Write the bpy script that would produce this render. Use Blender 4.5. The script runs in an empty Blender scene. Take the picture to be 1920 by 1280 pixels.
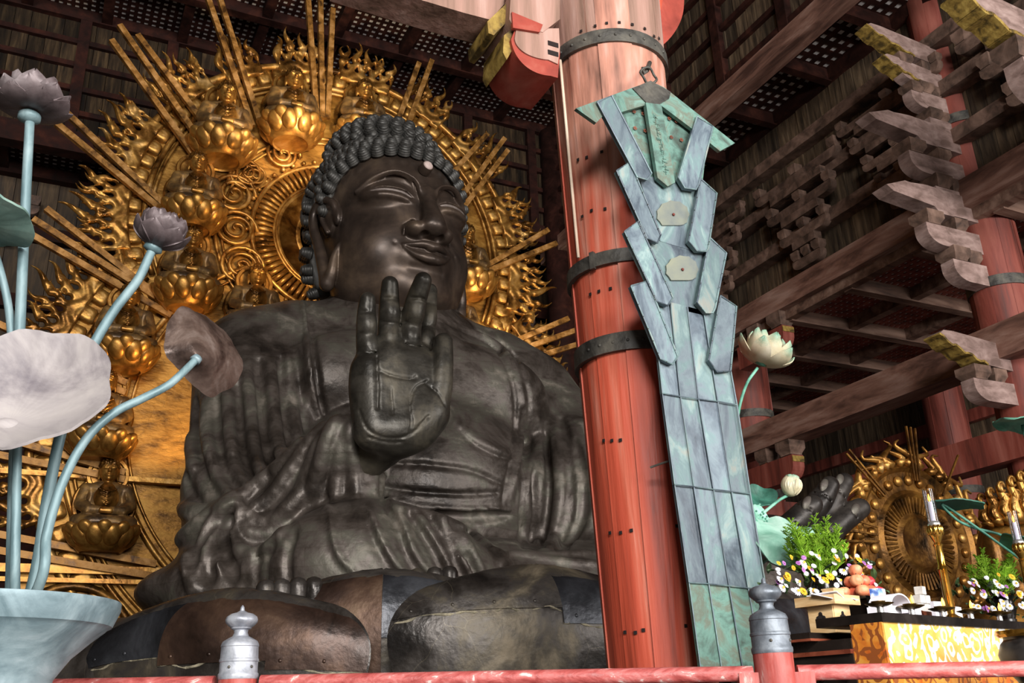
import bpy, math, random
import numpy as np
from mathutils import Vector, Matrix
random.seed(7); np.random.seed(7)
sc = bpy.context.scene
COL = sc.collection
# ---------------------------------------------------------------- camera
YAW, PITCH, ROLL, FPX = math.radians(26.5), math.radians(21.29), math.radians(2.11), 1799.0
EYE = np.array([0.0, 0.0, 1.6])
CF = np.array([math.sin(YAW)*math.cos(PITCH), math.cos(YAW)*math.cos(PITCH), math.sin(PITCH)])
_r0 = np.array([math.cos(YAW), -math.sin(YAW), 0.0]); _u0 = np.cross(_r0, CF)
CR = _r0*math.cos(ROLL) - _u0*math.sin(ROLL)
CU = _u0*math.cos(ROLL) + _r0*math.sin(ROLL)
cam = bpy.data.cameras.new('camera'); cam.sensor_width = 36.0; cam.lens = 36.0*FPX/1920.0
cam.clip_start = 0.05; cam.clip_end = 300
camo = bpy.data.objects.new('camera', cam); COL.objects.link(camo)
camo.matrix_world = Matrix(((CR[0], CU[0], -CF[0], EYE[0]), (CR[1], CU[1], -CF[1], EYE[1]), (CR[2], CU[2], -CF[2], EYE[2]), (0, 0, 0, 1)))
sc.camera = camo
# ---------------------------------------------------------------- light and exposure
vs = sc.view_settings
vs.view_transform = 'Standard'; vs.look = 'None'; vs.gamma = 1.0; vs.use_curve_mapping = False
vs.exposure = 0.0
world = bpy.data.worlds.new('hall_world'); sc.world = world; world.use_nodes = True
world.node_tree.nodes['Background'].inputs[0].default_value = (0.95, 0.93, 1.0, 1)
world.node_tree.nodes['Background'].inputs[1].default_value = 0.06
def aim(o, p):
    o.rotation_euler = (Vector(p) - o.location).to_track_quat('-Z', 'Y').to_euler()
def area(name, loc, target, sx, sy, power, color):
    l = bpy.data.lights.new(name, 'AREA'); l.shape = 'RECTANGLE'; l.size = sx; l.size_y = sy
    l.energy = power; l.color = color
    o = bpy.data.objects.new(name, l); COL.objects.link(o); o.location = loc; aim(o, target); return o
def spot(name, loc, target, power, color, deg, blend=0.6, r=0.25):
    l = bpy.data.lights.new(name, 'SPOT'); l.energy = power; l.color = color
    l.spot_size = math.radians(deg); l.spot_blend = blend; l.shadow_soft_size = r
    o = bpy.data.objects.new(name, l); COL.objects.link(o); o.location = loc; aim(o, target); return o
area('front_door_daylight', (7.0, -24, 8.0), (7.5, 20, 8), 15, 10, 13000, (1.0, 0.975, 0.945))
area('right_door_daylight', (30, -15, 11.0), (8, 20, 8), 9, 9, 4500, (1.0, 0.97, 0.95))
area('left_high_fill', (-12, -30, 19.0), (6, 20, 9), 12, 9, 14500, (1.0, 0.97, 0.94))  # added fill from high on the left, lifts the pillar and shoulder; no door
spot('halo_lamp_low', (4.6, 26.4, 8.6), (2.2, 29.5, 11.6), 900, (1.0, 0.62, 0.25), 80)
spot('halo_lamp_mid', (5.4, 26.2, 15.0), (5.6, 29.5, 17.5), 520, (1.0, 0.66, 0.30), 100)
spot('halo_top_fill', (7.0, 25.4, 19.0), (5.4, 29.5, 23.2), 1700, (1.0, 0.78, 0.5), 95)  # added spot that brightens the top of the halo
spot('halo_lamp_right', (14.0, 26.4, 12.0), (13.2, 29.5, 15.5), 1100, (1.0, 0.76, 0.45), 110)
spot('altar_sun_fill', (4.2, 0.2, 5.2), (6.6, 5.6, 1.9), 1500, (1.0, 0.95, 0.88), 28, 0.5, 0.4)  # added spot standing in for a patch of sun on the altar
# ---------------------------------------------------------------- pixel geometry of the photograph (a point at a real depth)
def ray(px, py): return CF + CR*(px-960.0)/FPX + CU*(640.0-py)/FPX
def atY(px, py, Y): d = ray(px, py); return EYE + d*(Y/d[1])
def atX(px, py, X): d = ray(px, py); return EYE + d*(X/d[0])
def atZ(px, py, Z): d = ray(px, py); return EYE + d*((Z-EYE[2])/d[2])
# ---------------------------------------------------------------- materials
def lin(h):
    h = h.lstrip('#'); o = []
    for i in (0, 2, 4):
        c = int(h[i:i+2], 16)/255.0
        o.append(c/12.92 if c <= 0.04045 else ((c+0.055)/1.055)**2.4)
    return tuple(o) + (1.0,)
def mat(name, stops, scale=(1, 1, 1), nscale=2.0, detail=6, rough=0.5, metal=0.0, bump=0.0, bscale=None, var=0.0, rvar=0.15, crack=None, spec=0.5, dist=0.4, emit=None, seams=False):
    """stops: list of (position, hex). noise in object space; var = per-object brightness spread; crack = (scale, hex, width)"""
    stops = [(0.5+(p-0.5)*0.62, c) for p, c in stops]
    m = bpy.data.materials.new(name); m.use_nodes = True
    nt = m.node_tree; N = nt.nodes; L = nt.links
    b = N['Principled BSDF']
    b.inputs['Roughness'].default_value = rough; b.inputs['Metallic'].default_value = metal
    b.inputs['Specular IOR Level'].default_value = spec
    tc = N.new('ShaderNodeTexCoord'); mp = N.new('ShaderNodeMapping'); mp.inputs['Scale'].default_value = scale
    L.new(tc.outputs['Object'], mp.inputs['Vector'])
    oi = N.new('ShaderNodeObjectInfo')
    if var:
        cx = N.new('ShaderNodeCombineXYZ'); ml = N.new('ShaderNodeMath'); ml.operation = 'MULTIPLY'; ml.inputs[1].default_value = 57.0
        L.new(oi.outputs['Random'], ml.inputs[0]); L.new(ml.outputs[0], cx.inputs[0]); L.new(ml.outputs[0], cx.inputs[1]); L.new(cx.outputs[0], mp.inputs['Location'])
    nz = N.new('ShaderNodeTexNoise'); nz.inputs['Scale'].default_value = nscale; nz.inputs['Detail'].default_value = detail
    nz.inputs['Roughness'].default_value = 0.62; nz.inputs['Distortion'].default_value = dist
    L.new(mp.outputs[0], nz.inputs['Vector'])
    cr = N.new('ShaderNodeValToRGB'); e = cr.color_ramp.elements
    while len(e) > 1: e.remove(e[-1])
    e[0].position = stops[0][0]; e[0].color = lin(stops[0][1])
    for p, c in stops[1:]:
        x = e.new(p); x.color = lin(c)
    L.new(nz.outputs['Fac'], cr.inputs[0]); out = cr.outputs[0]
    if crack:
        vo = N.new('ShaderNodeTexVoronoi'); vo.feature = 'DISTANCE_TO_EDGE'; vo.inputs['Scale'].default_value = crack[0]
        mx0 = N.new('ShaderNodeMixRGB'); mx0.blend_type = 'LINEAR_LIGHT'; mx0.inputs[0].default_value = 0.12
        L.new(mp.outputs[0], mx0.inputs[1]); L.new(nz.outputs['Color'], mx0.inputs[2]); L.new(mx0.outputs[0], vo.inputs['Vector'])
        mr = N.new('ShaderNodeMapRange'); mr.inputs['From Min'].default_value = 0; mr.inputs['From Max'].default_value = crack[2]
        mr.inputs['To Min'].default_value = crack[3] if len(crack) > 3 else 0.8; mr.inputs['To Max'].default_value = 0
        L.new(vo.outputs['Distance'], mr.inputs['Value'])
        mx = N.new('ShaderNodeMixRGB'); mx.inputs[2].default_value = lin(crack[1]); L.new(mr.outputs[0], mx.inputs[0]); L.new(out, mx.inputs[1]); out = mx.outputs[0]
    if var:
        mr = N.new('ShaderNodeMapRange'); mr.inputs['To Min'].default_value = 1-var; mr.inputs['To Max'].default_value = 1+var
        L.new(oi.outputs['Random'], mr.inputs['Value'])
        hs = N.new('ShaderNodeHueSaturation'); L.new(mr.outputs[0], hs.inputs['Value']); L.new(out, hs.inputs['Color']); out = hs.outputs[0]
    if seams:   # casting courses: faint uneven brick-like joints
        sm = N.new('ShaderNodeMapping'); sm.inputs['Rotation'].default_value = (math.radians(90), 0, 0); L.new(tc.outputs['Object'], sm.inputs['Vector'])
        bk = N.new('ShaderNodeTexBrick'); bk.inputs['Scale'].default_value = 1.0; bk.inputs['Brick Width'].default_value = 1.1; bk.inputs['Row Height'].default_value = 0.30; bk.inputs['Mortar Size'].default_value = 0.012; bk.inputs['Mortar Smooth'].default_value = 0.6
        bk.inputs['Color1'].default_value = (1, 1, 1, 1); bk.inputs['Color2'].default_value = (0.72, 0.74, 0.72, 1); bk.inputs['Mortar'].default_value = (0.62, 0.6, 0.56, 1)
        nd = N.new('ShaderNodeMixRGB'); nd.blend_type = 'ADD'; nd.inputs[0].default_value = 0.22; L.new(sm.outputs[0], nd.inputs[1]); L.new(nz.outputs['Color'], nd.inputs[2]); L.new(nd.outputs[0], bk.inputs['Vector'])
        mm_ = N.new('ShaderNodeMixRGB'); mm_.blend_type = 'MULTIPLY'; mm_.inputs[0].default_value = 0.55; L.new(out, mm_.inputs[1]); L.new(bk.outputs['Color'], mm_.inputs[2]); out = mm_.outputs[0]
    L.new(out, b.inputs['Base Color'])
    if rvar:
        mr = N.new('ShaderNodeMapRange'); mr.inputs['To Min'].default_value = max(0.03, rough-rvar); mr.inputs['To Max'].default_value = min(1, rough+rvar)
        mr.inputs['From Min'].default_value = 0.3; mr.inputs['From Max'].default_value = 0.7
        L.new(nz.outputs['Fac'], mr.inputs['Value']); L.new(mr.outputs[0], b.inputs['Roughness'])
    if bump:
        n2 = N.new('ShaderNodeTexNoise'); n2.inputs['Scale'].default_value = bscale or nscale*2.5; n2.inputs['Detail'].default_value = 5
        L.new(mp.outputs[0], n2.inputs['Vector'])
        bp = N.new('ShaderNodeBump'); bp.inputs['Strength'].default_value = bump; bp.inputs['Distance'].default_value = 0.05
        L.new(n2.outputs['Fac'], bp.inputs['Height']); L.new(bp.outputs[0], b.inputs['Normal'])
    if emit:
        b.inputs['Emission Color'].default_value = lin(emit[0]); b.inputs['Emission Strength'].default_value = emit[1]
    return m
MT = {}
MT['bronze'] = mat('dark_bronze', [(0.22, '#2f2925'), (0.40, '#4a423c'), (0.52, '#5f5650'), (0.62, '#625e54'), (0.8, '#90867b')], nscale=0.9, rough=0.46, metal=0.45, bump=0.5, bscale=3.5, rvar=0.16, detail=11, seams=True)
MT['bronze_face'] = mat('smooth_dark_bronze', [(0.3, '#352d28'), (0.55, '#50433a'), (0.75, '#6a594a')], nscale=0.7, rough=0.38, metal=0.5, bump=0.12, bscale=3.0, rvar=0.08, detail=9)
MT['bronze_hand'] = mat('olive_dark_bronze', [(0.25, '#312e29'), (0.5, '#4a463f'), (0.75, '#676053')], nscale=1.5, rough=0.42, metal=0.45, bump=0.25, bscale=5.0, detail=9, seams=True)
MT['bronze_dark'] = mat('blackened_bronze', [(0.25, '#221f1d'), (0.5, '#35312e'), (0.8, '#4d4741')], nscale=1.4, rough=0.4, metal=0.5, bump=0.2, bscale=5.0, detail=9)
MT['eye'] = mat('eye_glint_bronze', [(0.3, '#6d625c'), (0.7, '#8f837c')], nscale=3, rough=0.4, metal=0.3)  # paler tone paints in the light caught by the eye slit
MT['curl'] = mat('hair_bronze', [(0.3, '#3a3937'), (0.7, '#5c5a56')], nscale=4, rough=0.5, metal=0.4)
MT['petal'] = mat('pedestal_bronze', [(0.25, '#211e1c'), (0.42, '#38332f'), (0.54, '#494440'), (0.64, '#544d42'), (0.85, '#8a7d68')], nscale=0.9, rough=0.38, metal=0.5, bump=0.6, bscale=2.6, rvar=0.2, detail=12, dist=0.6, crack=(0.8, '#8a806a', 0.004, 0.25))
MT['petal_copper'] = mat('brown_pedestal_plate', [(0.28, '#271d18'), (0.48, '#423129'), (0.65, '#5a4436'), (0.85, '#7a6450')], nscale=0.9, rough=0.36, metal=0.55, bump=0.4, bscale=3, rvar=0.12, detail=11)
MT['petal_blue'] = mat('blue_black_pedestal_plate', [(0.28, '#232325'), (0.5, '#36373b'), (0.8, '#55575c')], nscale=1.0, rough=0.33, metal=0.55, bump=0.5, bscale=3, rvar=0.14, detail=11)
MT['grout'] = mat('pale_seam_filler', [(0.3, '#6e6755'), (0.7, '#a79d84')], nscale=6, rough=0.8, bump=0.4)
MT['gold'] = mat('aged_gilding', [(0.25, '#4a2f12'), (0.45, '#8f622b'), (0.62, '#b58743'), (0.85, '#d3ab70')], nscale=1.4, rough=0.37, metal=0.75, bump=0.25, bscale=6.0)
MT['gold_dark'] = mat('tarnished_gilding', [(0.25, '#30200d'), (0.5, '#6b471b'), (0.8, '#9c6f2e')], nscale=1.8, rough=0.42, metal=0.7, bump=0.3, bscale=8.0)
MT['gold_board'] = mat('gilded_board', [(0.2, '#5a3a15'), (0.5, '#9a6d2c'), (0.8, '#bd8f45')], scale=(1, 1, 2.2), nscale=1.1, rough=0.45, metal=0.6, bump=0.25, bscale=5.0, crack=(0.9, '#3a240c', 0.012, 0.4))
MT['gold_robe'] = mat('dusty_gilt_robe', [(0.25, '#3f3022'), (0.5, '#6d5436'), (0.75, '#97733f')], nscale=3, rough=0.45, metal=0.5, bump=0.2)
MT['gold_ray'] = mat('worn_gilt_rod', [(0.25, '#4b3014'), (0.5, '#94672c'), (0.8, '#c0925a')], nscale=2.5, rough=0.5, metal=0.45, bump=0.2)
MT['vermilion'] = mat('worn_vermilion_wood', [(0.2, '#763021'), (0.36, '#b64a33'), (0.52, '#c9573e'), (0.64, '#d06a51'), (0.82, '#dea08d')], scale=(2.6, 2.6, 0.16), nscale=1.1, rough=0.6, bump=0.3, bscale=4, detail=9)
def wear_upwards(m, stops, z0, z1):
    """paint worn thinner with height: blends to bare faded wood"""
    nt = m.node_tree; N = nt.nodes; L = nt.links; b = N['Principled BSDF']; src = b.inputs['Base Color'].links[0].from_socket
    tc = N.new('ShaderNodeTexCoord'); sp = N.new('ShaderNodeSeparateXYZ'); L.new(tc.outputs['Object'], sp.inputs[0])
    mp = N.new('ShaderNodeMapping'); mp.inputs['Scale'].default_value = (2.4, 2.4, .35); L.new(tc.outputs['Object'], mp.inputs[0])
    nz = N.new('ShaderNodeTexNoise'); nz.inputs['Scale'].default_value = 1.3; nz.inputs['Detail'].default_value = 9; L.new(mp.outputs[0], nz.inputs['Vector'])
    a = N.new('ShaderNodeMapRange'); a.inputs['From Min'].default_value = z0; a.inputs['From Max'].default_value = z1; a.inputs['To Min'].default_value = -.45; a.inputs['To Max'].default_value = .35; L.new(sp.outputs[2], a.inputs['Value'])
    ad = N.new('ShaderNodeMath'); L.new(a.outputs[0], ad.inputs[0]); L.new(nz.outputs['Fac'], ad.inputs[1])
    k = N.new('ShaderNodeMapRange'); k.inputs['From Min'].default_value = .40; k.inputs['From Max'].default_value = .62; L.new(ad.outputs[0], k.inputs['Value'])
    cr = N.new('ShaderNodeValToRGB'); e = cr.color_ramp.elements; e[0].position, e[0].color = stops[0][0], lin(stops[0][1]); e[1].position, e[1].color = stops[-1][0], lin(stops[-1][1])
    for p, c in stops[1:-1]: x = e.new(p); x.color = lin(c)
    n2 = N.new('ShaderNodeTexNoise'); n2.inputs['Scale'].default_value = 2.6; n2.inputs['Detail'].default_value = 10; L.new(mp.outputs[0], n2.inputs['Vector']); L.new(n2.outputs['Fac'], cr.inputs[0])
    mx = N.new('ShaderNodeMixRGB'); L.new(k.outputs[0], mx.inputs[0]); L.new(src, mx.inputs[1]); L.new(cr.outputs[0], mx.inputs[2]); L.new(mx.outputs[0], b.inputs['Base Color'])
wear_upwards(MT['vermilion'], [(.28, '#5d4033'), (.42, '#a06e5c'), (.55, '#c08570'), (.7, '#cf9f90'), (.85, '#d9b7aa')], 4.6, 10.0)
MT['vermilion_pale'] = mat('faded_vermilion_wood', [(0.22, '#5e4639'), (0.42, '#8f6f60'), (0.58, '#a68072'), (0.8, '#b9988c')], scale=(2.2, 2.2, 0.16), nscale=1.2, rough=0.65, bump=0.3, bscale=4, detail=9)
MT['red_paint'] = mat('vermilion_paint', [(0.25, '#7c2f23'), (0.55, '#9c3e2f'), (0.8, '#aa5a4a')], nscale=1.5, rough=0.65, bump=0.15)
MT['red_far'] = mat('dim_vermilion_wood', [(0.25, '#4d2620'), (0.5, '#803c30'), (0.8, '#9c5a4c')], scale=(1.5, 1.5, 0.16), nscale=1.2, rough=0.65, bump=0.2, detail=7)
MT['pink_wood'] = mat('faded_pink_wood', [(0.25, '#6e5850'), (0.5, '#8f766e'), (0.8, '#ab928a')], nscale=2.0, scale=(1, 1, 2), rough=0.75, bump=0.3, detail=9)
MT['ochre'] = mat('ochre_end_paint', [(0.3, '#4b3c1a'), (0.5, '#8a6f30'), (0.8, '#b0954a')], nscale=4, rough=0.7, bump=0.2)
MT['plank'] = mat('weathered_plank', [(0.25, '#1b140d'), (0.5, '#33271b'), (0.8, '#54432f')], scale=(3, 3, 0.35), nscale=1.6, rough=0.8, bump=0.3, var=0.6, detail=8, spec=.2)
MT['plank_dark'] = mat('dark_plank', [(0.25, '#2a2118'), (0.5, '#4a3b2b'), (0.8, '#6c5943')], scale=(3, 3, 0.35), nscale=1.6, rough=0.75, bump=0.3, var=0.45, detail=8)
MT['maroon'] = mat('maroon_timber', [(0.25, '#1e0e0a'), (0.55, '#321812'), (0.8, '#48261c')], nscale=1.5, rough=0.75, bump=0.2, spec=0.2)
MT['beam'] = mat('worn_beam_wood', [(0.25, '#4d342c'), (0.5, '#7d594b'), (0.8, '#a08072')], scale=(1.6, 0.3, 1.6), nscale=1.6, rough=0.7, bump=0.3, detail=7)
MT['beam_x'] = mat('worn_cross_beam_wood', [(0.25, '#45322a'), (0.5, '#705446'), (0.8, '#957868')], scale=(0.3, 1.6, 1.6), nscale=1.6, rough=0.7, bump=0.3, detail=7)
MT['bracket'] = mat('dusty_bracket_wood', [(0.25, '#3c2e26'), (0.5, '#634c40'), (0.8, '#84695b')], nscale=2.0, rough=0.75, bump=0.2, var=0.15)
MT['whiteboard'] = mat('pale_ceiling_board', [(0.3, '#b5b0ad'), (0.7, '#dcd8d6')], nscale=2.0, rough=0.8, bump=0.1)
MT['iron'] = mat('blackened_iron', [(0.3, '#3a3835'), (0.55, '#57544e'), (0.8, '#6f6a60')], nscale=3, rough=0.6, metal=0.4, bump=0.4)
MT['hole'] = mat('black_nail_hole', [(0.3, '#120c0a'), (0.7, '#221512')], rough=0.9)
MT['verdigris'] = mat('verdigris_sheet', [(0.24, '#434c56'), (0.38, '#58646e'), (0.5, '#6e7c83'), (0.58, '#6a8183'), (0.68, '#829796'), (0.82, '#9b9c94')], scale=(2.2, 2.2, 1.0), nscale=1.1, rough=0.5, metal=0.2, bump=0.25, bscale=5, var=0.24, detail=11, dist=0.9)
MT['verdigris_green'] = mat('bright_verdigris', [(0.25, '#4c574f'), (0.40, '#5a766c'), (0.52, '#6b9185'), (0.66, '#6b7365'), (0.85, '#7c9d91')], nscale=2.6, rough=0.6, metal=0.15, bump=0.3, bscale=7, var=0.1, detail=10, dist=0.8)
MT['copper'] = mat('dull_brown_copper', [(0.28, '#382c27'), (0.45, '#54443d'), (0.6, '#6d5b52'), (0.8, '#8c7c74')], nscale=3.0, rough=0.38, metal=0.45, bump=0.2, detail=9)
MT['lotus_bud'] = mat('dusty_mauve_bronze', [(0.25, '#4f4445'), (0.5, '#716465'), (0.8, '#958a8b')], nscale=2.5, rough=0.5, metal=0.25, bump=0.15, detail=9)
MT['leaf_pale'] = mat('pale_chalky_bronze', [(0.25, '#655e64'), (0.40, '#857e80'), (0.55, '#a19a99'), (0.85, '#b4ada8')], nscale=1.2, rough=0.6, metal=0.05, bump=0.3, bscale=2.5, detail=10, dist=1.0)
MT['stem'] = mat('blue_green_bronze', [(0.25, '#556e73'), (0.5, '#70898e'), (0.8, '#93a8ab')], scale=(2, 2, 0.6), nscale=2.5, rough=0.5, metal=0.15, bump=0.1, detail=9)
MT['leaf_green'] = mat('grey_green_bronze', [(0.25, '#4f6a63'), (0.5, '#6e8c82'), (0.8, '#93aba0')], nscale=2.0, rough=0.55, metal=0.2, bump=0.2)
MT['vase'] = mat('blue_grey_bronze', [(0.22, '#5f757c'), (0.42, '#82979e'), (0.60, '#9db1b7'), (0.82, '#c3d0d5')], nscale=2.2, rough=0.5, metal=0.2, bump=0.25, bscale=4, dist=0.8, detail=11)
MT['pewter'] = mat('weathered_pewter', [(0.3, '#8c8f98'), (0.55, '#adb0b8'), (0.8, '#c5c8ce')], nscale=5, rough=0.5, metal=0.45, bump=0.15)
MT['pewter_dark'] = mat('dull_grey_metal', [(0.3, '#5f666e'), (0.55, '#7d848d'), (0.8, '#9aa1a8')], nscale=5, rough=0.5, metal=0.45, bump=0.15)
MT['rail'] = mat('coral_red_rail', [(0.25, '#9c4340'), (0.5, '#b85a56'), (0.68, '#c57773'), (0.74, '#dfc8c0')], scale=(1.2, 5, 5), nscale=3.0, rough=0.5, bump=0.15, detail=10)
MT['post'] = mat('coral_red_post', [(0.25, '#963d36'), (0.5, '#b04e46'), (0.72, '#c0706a'), (0.8, '#dcc0b8')], scale=(3, 3, 0.6), nscale=2.5, rough=0.5, bump=0.1, detail=10)
MT['stone'] = mat('grey_stone', [(0.3, '#4b4946'), (0.7, '#706d68')], nscale=2, rough=0.8, bump=0.3)
MT['floor'] = mat('worn_floor', [(0.3, '#55504a'), (0.7, '#77716a')], nscale=1, rough=0.7, bump=0.2)
MT['lacquer'] = mat('black_lacquer', [(0.3, '#15110f'), (0.7, '#241d19')], nscale=2, rough=0.25)
MT['lacquer_red'] = mat('brown_red_lacquer_edge', [(0.3, '#5c2a1c'), (0.7, '#8c4a34')], nscale=3, rough=0.35)
MT['hinoki'] = mat('pale_cypress_wood', [(0.3, '#c09a6a'), (0.55, '#d3b283'), (0.8, '#e0c59a')], scale=(0.6, 0.6, 3), nscale=4, rough=0.6, bump=0.05)
MT['paper'] = mat('white_paper', [(0.3, '#e3e1ec'), (0.7, '#f4f2f8')], nscale=2, rough=0.8)
MT['brass'] = mat('polished_brass', [(0.3, '#b5802c'), (0.7, '#e0b25a')], nscale=3, rough=0.18, metal=0.95, rvar=0.06)
MT['oil_brass'] = mat('smoky_brass', [(0.3, '#5b4522'), (0.7, '#9a7a44')], nscale=6, rough=0.35, metal=0.8)
MT['steel'] = mat('silvery_metal', [(0.3, '#a8a6a4'), (0.7, '#d0cecb')], nscale=6, rough=0.3, metal=0.8)
MT['peach'] = mat('peach_skin', [(0.3, '#c2583f'), (0.6, '#e08a62'), (0.8, '#efb285')], nscale=5, rough=0.45, var=0.12)
MT['apple'] = mat('red_apple_skin', [(0.3, '#a3262e'), (0.6, '#c93f48'), (0.8, '#dd7672')], nscale=5, rough=0.35, var=0.1)
MT['fern'] = mat('bright_conifer_green', [(0.3, '#5f8a1c'), (0.6, '#8db431'), (0.8, '#abc84a')], nscale=8, rough=0.6, var=0.2)
MT['leafdark'] = mat('dark_leaf_green', [(0.3, '#24361d'), (0.7, '#3f5a2c')], nscale=8, rough=0.6, var=0.2)
MT['fl_white'] = mat('white_petals', [(0.3, '#dcdce6'), (0.7, '#f4f4f8')], nscale=8, rough=0.6)
MT['fl_yellow'] = mat('yellow_petals', [(0.3, '#e2a614'), (0.7, '#f4c83a')], nscale=8, rough=0.6)
MT['fl_purple'] = mat('mauve_petals', [(0.3, '#a45cae'), (0.7, '#c98ace')], nscale=8, rough=0.6)
MT['flame'] = mat('candle_flame', [(0.3, '#ffb040'), (0.7, '#ffd27a')], rough=0.6, emit=('#ff9a2e', 7.0))
MT['urna'] = mat('pale_pink_stone', [(0.3, '#b39c96'), (0.7, '#cdb8b0')], nscale=4, rough=0.5)
MT['cream'] = mat('cream_painted_petal', [(0.25, '#aa9c7d'), (0.5, '#c8bd9d'), (0.8, '#d8d0b8')], nscale=3, rough=0.5)
def jade_tipped():
    m = mat('cream_petal_jade_tip', [(0.25, '#ac9f80'), (0.5, '#cabfa0'), (0.8, '#dad2ba')], nscale=3, rough=0.5)
    nt = m.node_tree; N = nt.nodes; L = nt.links; b = N['Principled BSDF']; src = b.inputs['Base Color'].links[0].from_socket
    at = N.new('ShaderNodeAttribute'); at.attribute_name = 'along'; nz = N.new('ShaderNodeTexNoise'); nz.inputs['Scale'].default_value = 22.0
    ad = N.new('ShaderNodeMath'); ad.operation = 'MULTIPLY_ADD'; ad.inputs[1].default_value = .35; L.new(nz.outputs['Fac'], ad.inputs[0]); L.new(at.outputs['Fac'], ad.inputs[2])
    k = N.new('ShaderNodeMapRange'); k.inputs['From Min'].default_value = .88; k.inputs['From Max'].default_value = 1.25; L.new(ad.outputs[0], k.inputs['Value'])
    mx = N.new('ShaderNodeMixRGB'); mx.inputs[2].default_value = lin('#5c9a85'); L.new(k.outputs[0], mx.inputs[0]); L.new(src, mx.inputs[1]); L.new(mx.outputs[0], b.inputs['Base Color']); return m
MT['jade_tip'] = jade_tipped()
MT['green_paint'] = mat('jade_green_paint', [(0.25, '#3f7a66'), (0.5, '#6fae97'), (0.8, '#a5d0bd')], nscale=2.4, rough=0.5)
MT['green_deep'] = mat('deep_green_paint', [(0.25, '#22483c'), (0.5, '#3a7362'), (0.8, '#5b9682')], nscale=2.4, rough=0.5)
MT['jade_lit'] = mat('lit_jade_leaf', [(0.25, '#6fa08c'), (0.5, '#97c2b0'), (0.8, '#c3dccf')], nscale=2.4, rough=0.5, detail=9)  # paler leaf green, the light falling on the leaf put into its colour
MT['cable'] = mat('cream_conduit', [(0.3, '#cdb39c'), (0.7, '#dcc8b2')], rough=0.5)
MT['ash'] = mat('sooty_bronze', [(0.3, '#1c1a1a'), (0.7, '#3a3634')], nscale=4, rough=0.4, metal=0.4)
MT['brocade_rim'] = mat('orange_brocade', [(0.3, '#c4601c'), (0.55, '#d98a2e'), (0.8, '#e8b659')], nscale=6, rough=0.5, metal=0.2)
MT['carton'] = mat('mottled_white_box', [(0.3, '#c9c4bd'), (0.7, '#ece9e4')], nscale=6, rough=0.7)
MT['print'] = mat('printed_blue_card', [(0.35, '#3f62b4'), (0.5, '#8fb0e6'), (0.62, '#f1f3f8')], nscale=10, rough=0.5)
def glass():
    m = bpy.data.materials.new('clear_glass'); m.use_nodes = True; b = m.node_tree.nodes['Principled BSDF']
    b.inputs['Base Color'].default_value = (0.95, 0.95, 1, 1); b.inputs['Roughness'].default_value = 0.03
    b.inputs['Transmission Weight'].default_value = 1.0; b.inputs['IOR'].default_value = 1.3; return m
MT['glass'] = glass()
def brocade(name, stops, vine):
    """gold cloth with paler scrolling vines: distorted wave rings"""
    m = mat(name, stops, nscale=5, rough=0.5, metal=0.15, rvar=0)
    nt = m.node_tree; N = nt.nodes; L = nt.links; b = N['Principled BSDF']
    src = b.inputs['Base Color'].links[0].from_socket
    tc = N.new('ShaderNodeTexCoord'); vo = N.new('ShaderNodeTexVoronoi'); vo.inputs['Scale'].default_value = 6.5; vo.inputs['Randomness'].default_value = 0.8
    L.new(tc.outputs['Object'], vo.inputs['Vector'])
    sn = N.new('ShaderNodeMath'); sn.operation = 'SINE'; mu = N.new('ShaderNodeMath'); mu.operation = 'MULTIPLY_ADD'; mu.inputs[1].default_value = 15.0; 
    nz = N.new('ShaderNodeTexNoise'); nz.inputs['Scale'].default_value = 6.0; L.new(tc.outputs['Object'], nz.inputs['Vector'])
    m2 = N.new('ShaderNodeMath'); m2.operation = 'MULTIPLY'; m2.inputs[1].default_value = 16.0; L.new(nz.outputs['Fac'], m2.inputs[0])
    L.new(vo.outputs['Distance'], mu.inputs[0]); L.new(m2.outputs[0], mu.inputs[2]); L.new(mu.outputs[0], sn.inputs[0])
    mr = N.new('ShaderNodeMapRange'); mr.inputs['From Min'].default_value = 0.25; mr.inputs['From Max'].default_value = 0.45; L.new(sn.outputs[0], mr.inputs['Value'])
    mx = N.new('ShaderNodeMixRGB'); mx.inputs[2].default_value = lin(vine); L.new(mr.outputs[0], mx.inputs[0]); L.new(src, mx.inputs[1]); L.new(mx.outputs[0], b.inputs['Base Color'])
    return m
MT['brocade'] = brocade('gold_brocade', [(0.3, '#d2a347'), (0.6, '#e0b765'), (0.8, '#ecca86')], '#e6dfd6')
MT['brocade_rim'] = brocade('orange_brocade', [(0.3, '#b8581c'), (0.55, '#d0812c'), (0.8, '#dea24a')], '#8a4a20')
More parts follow.
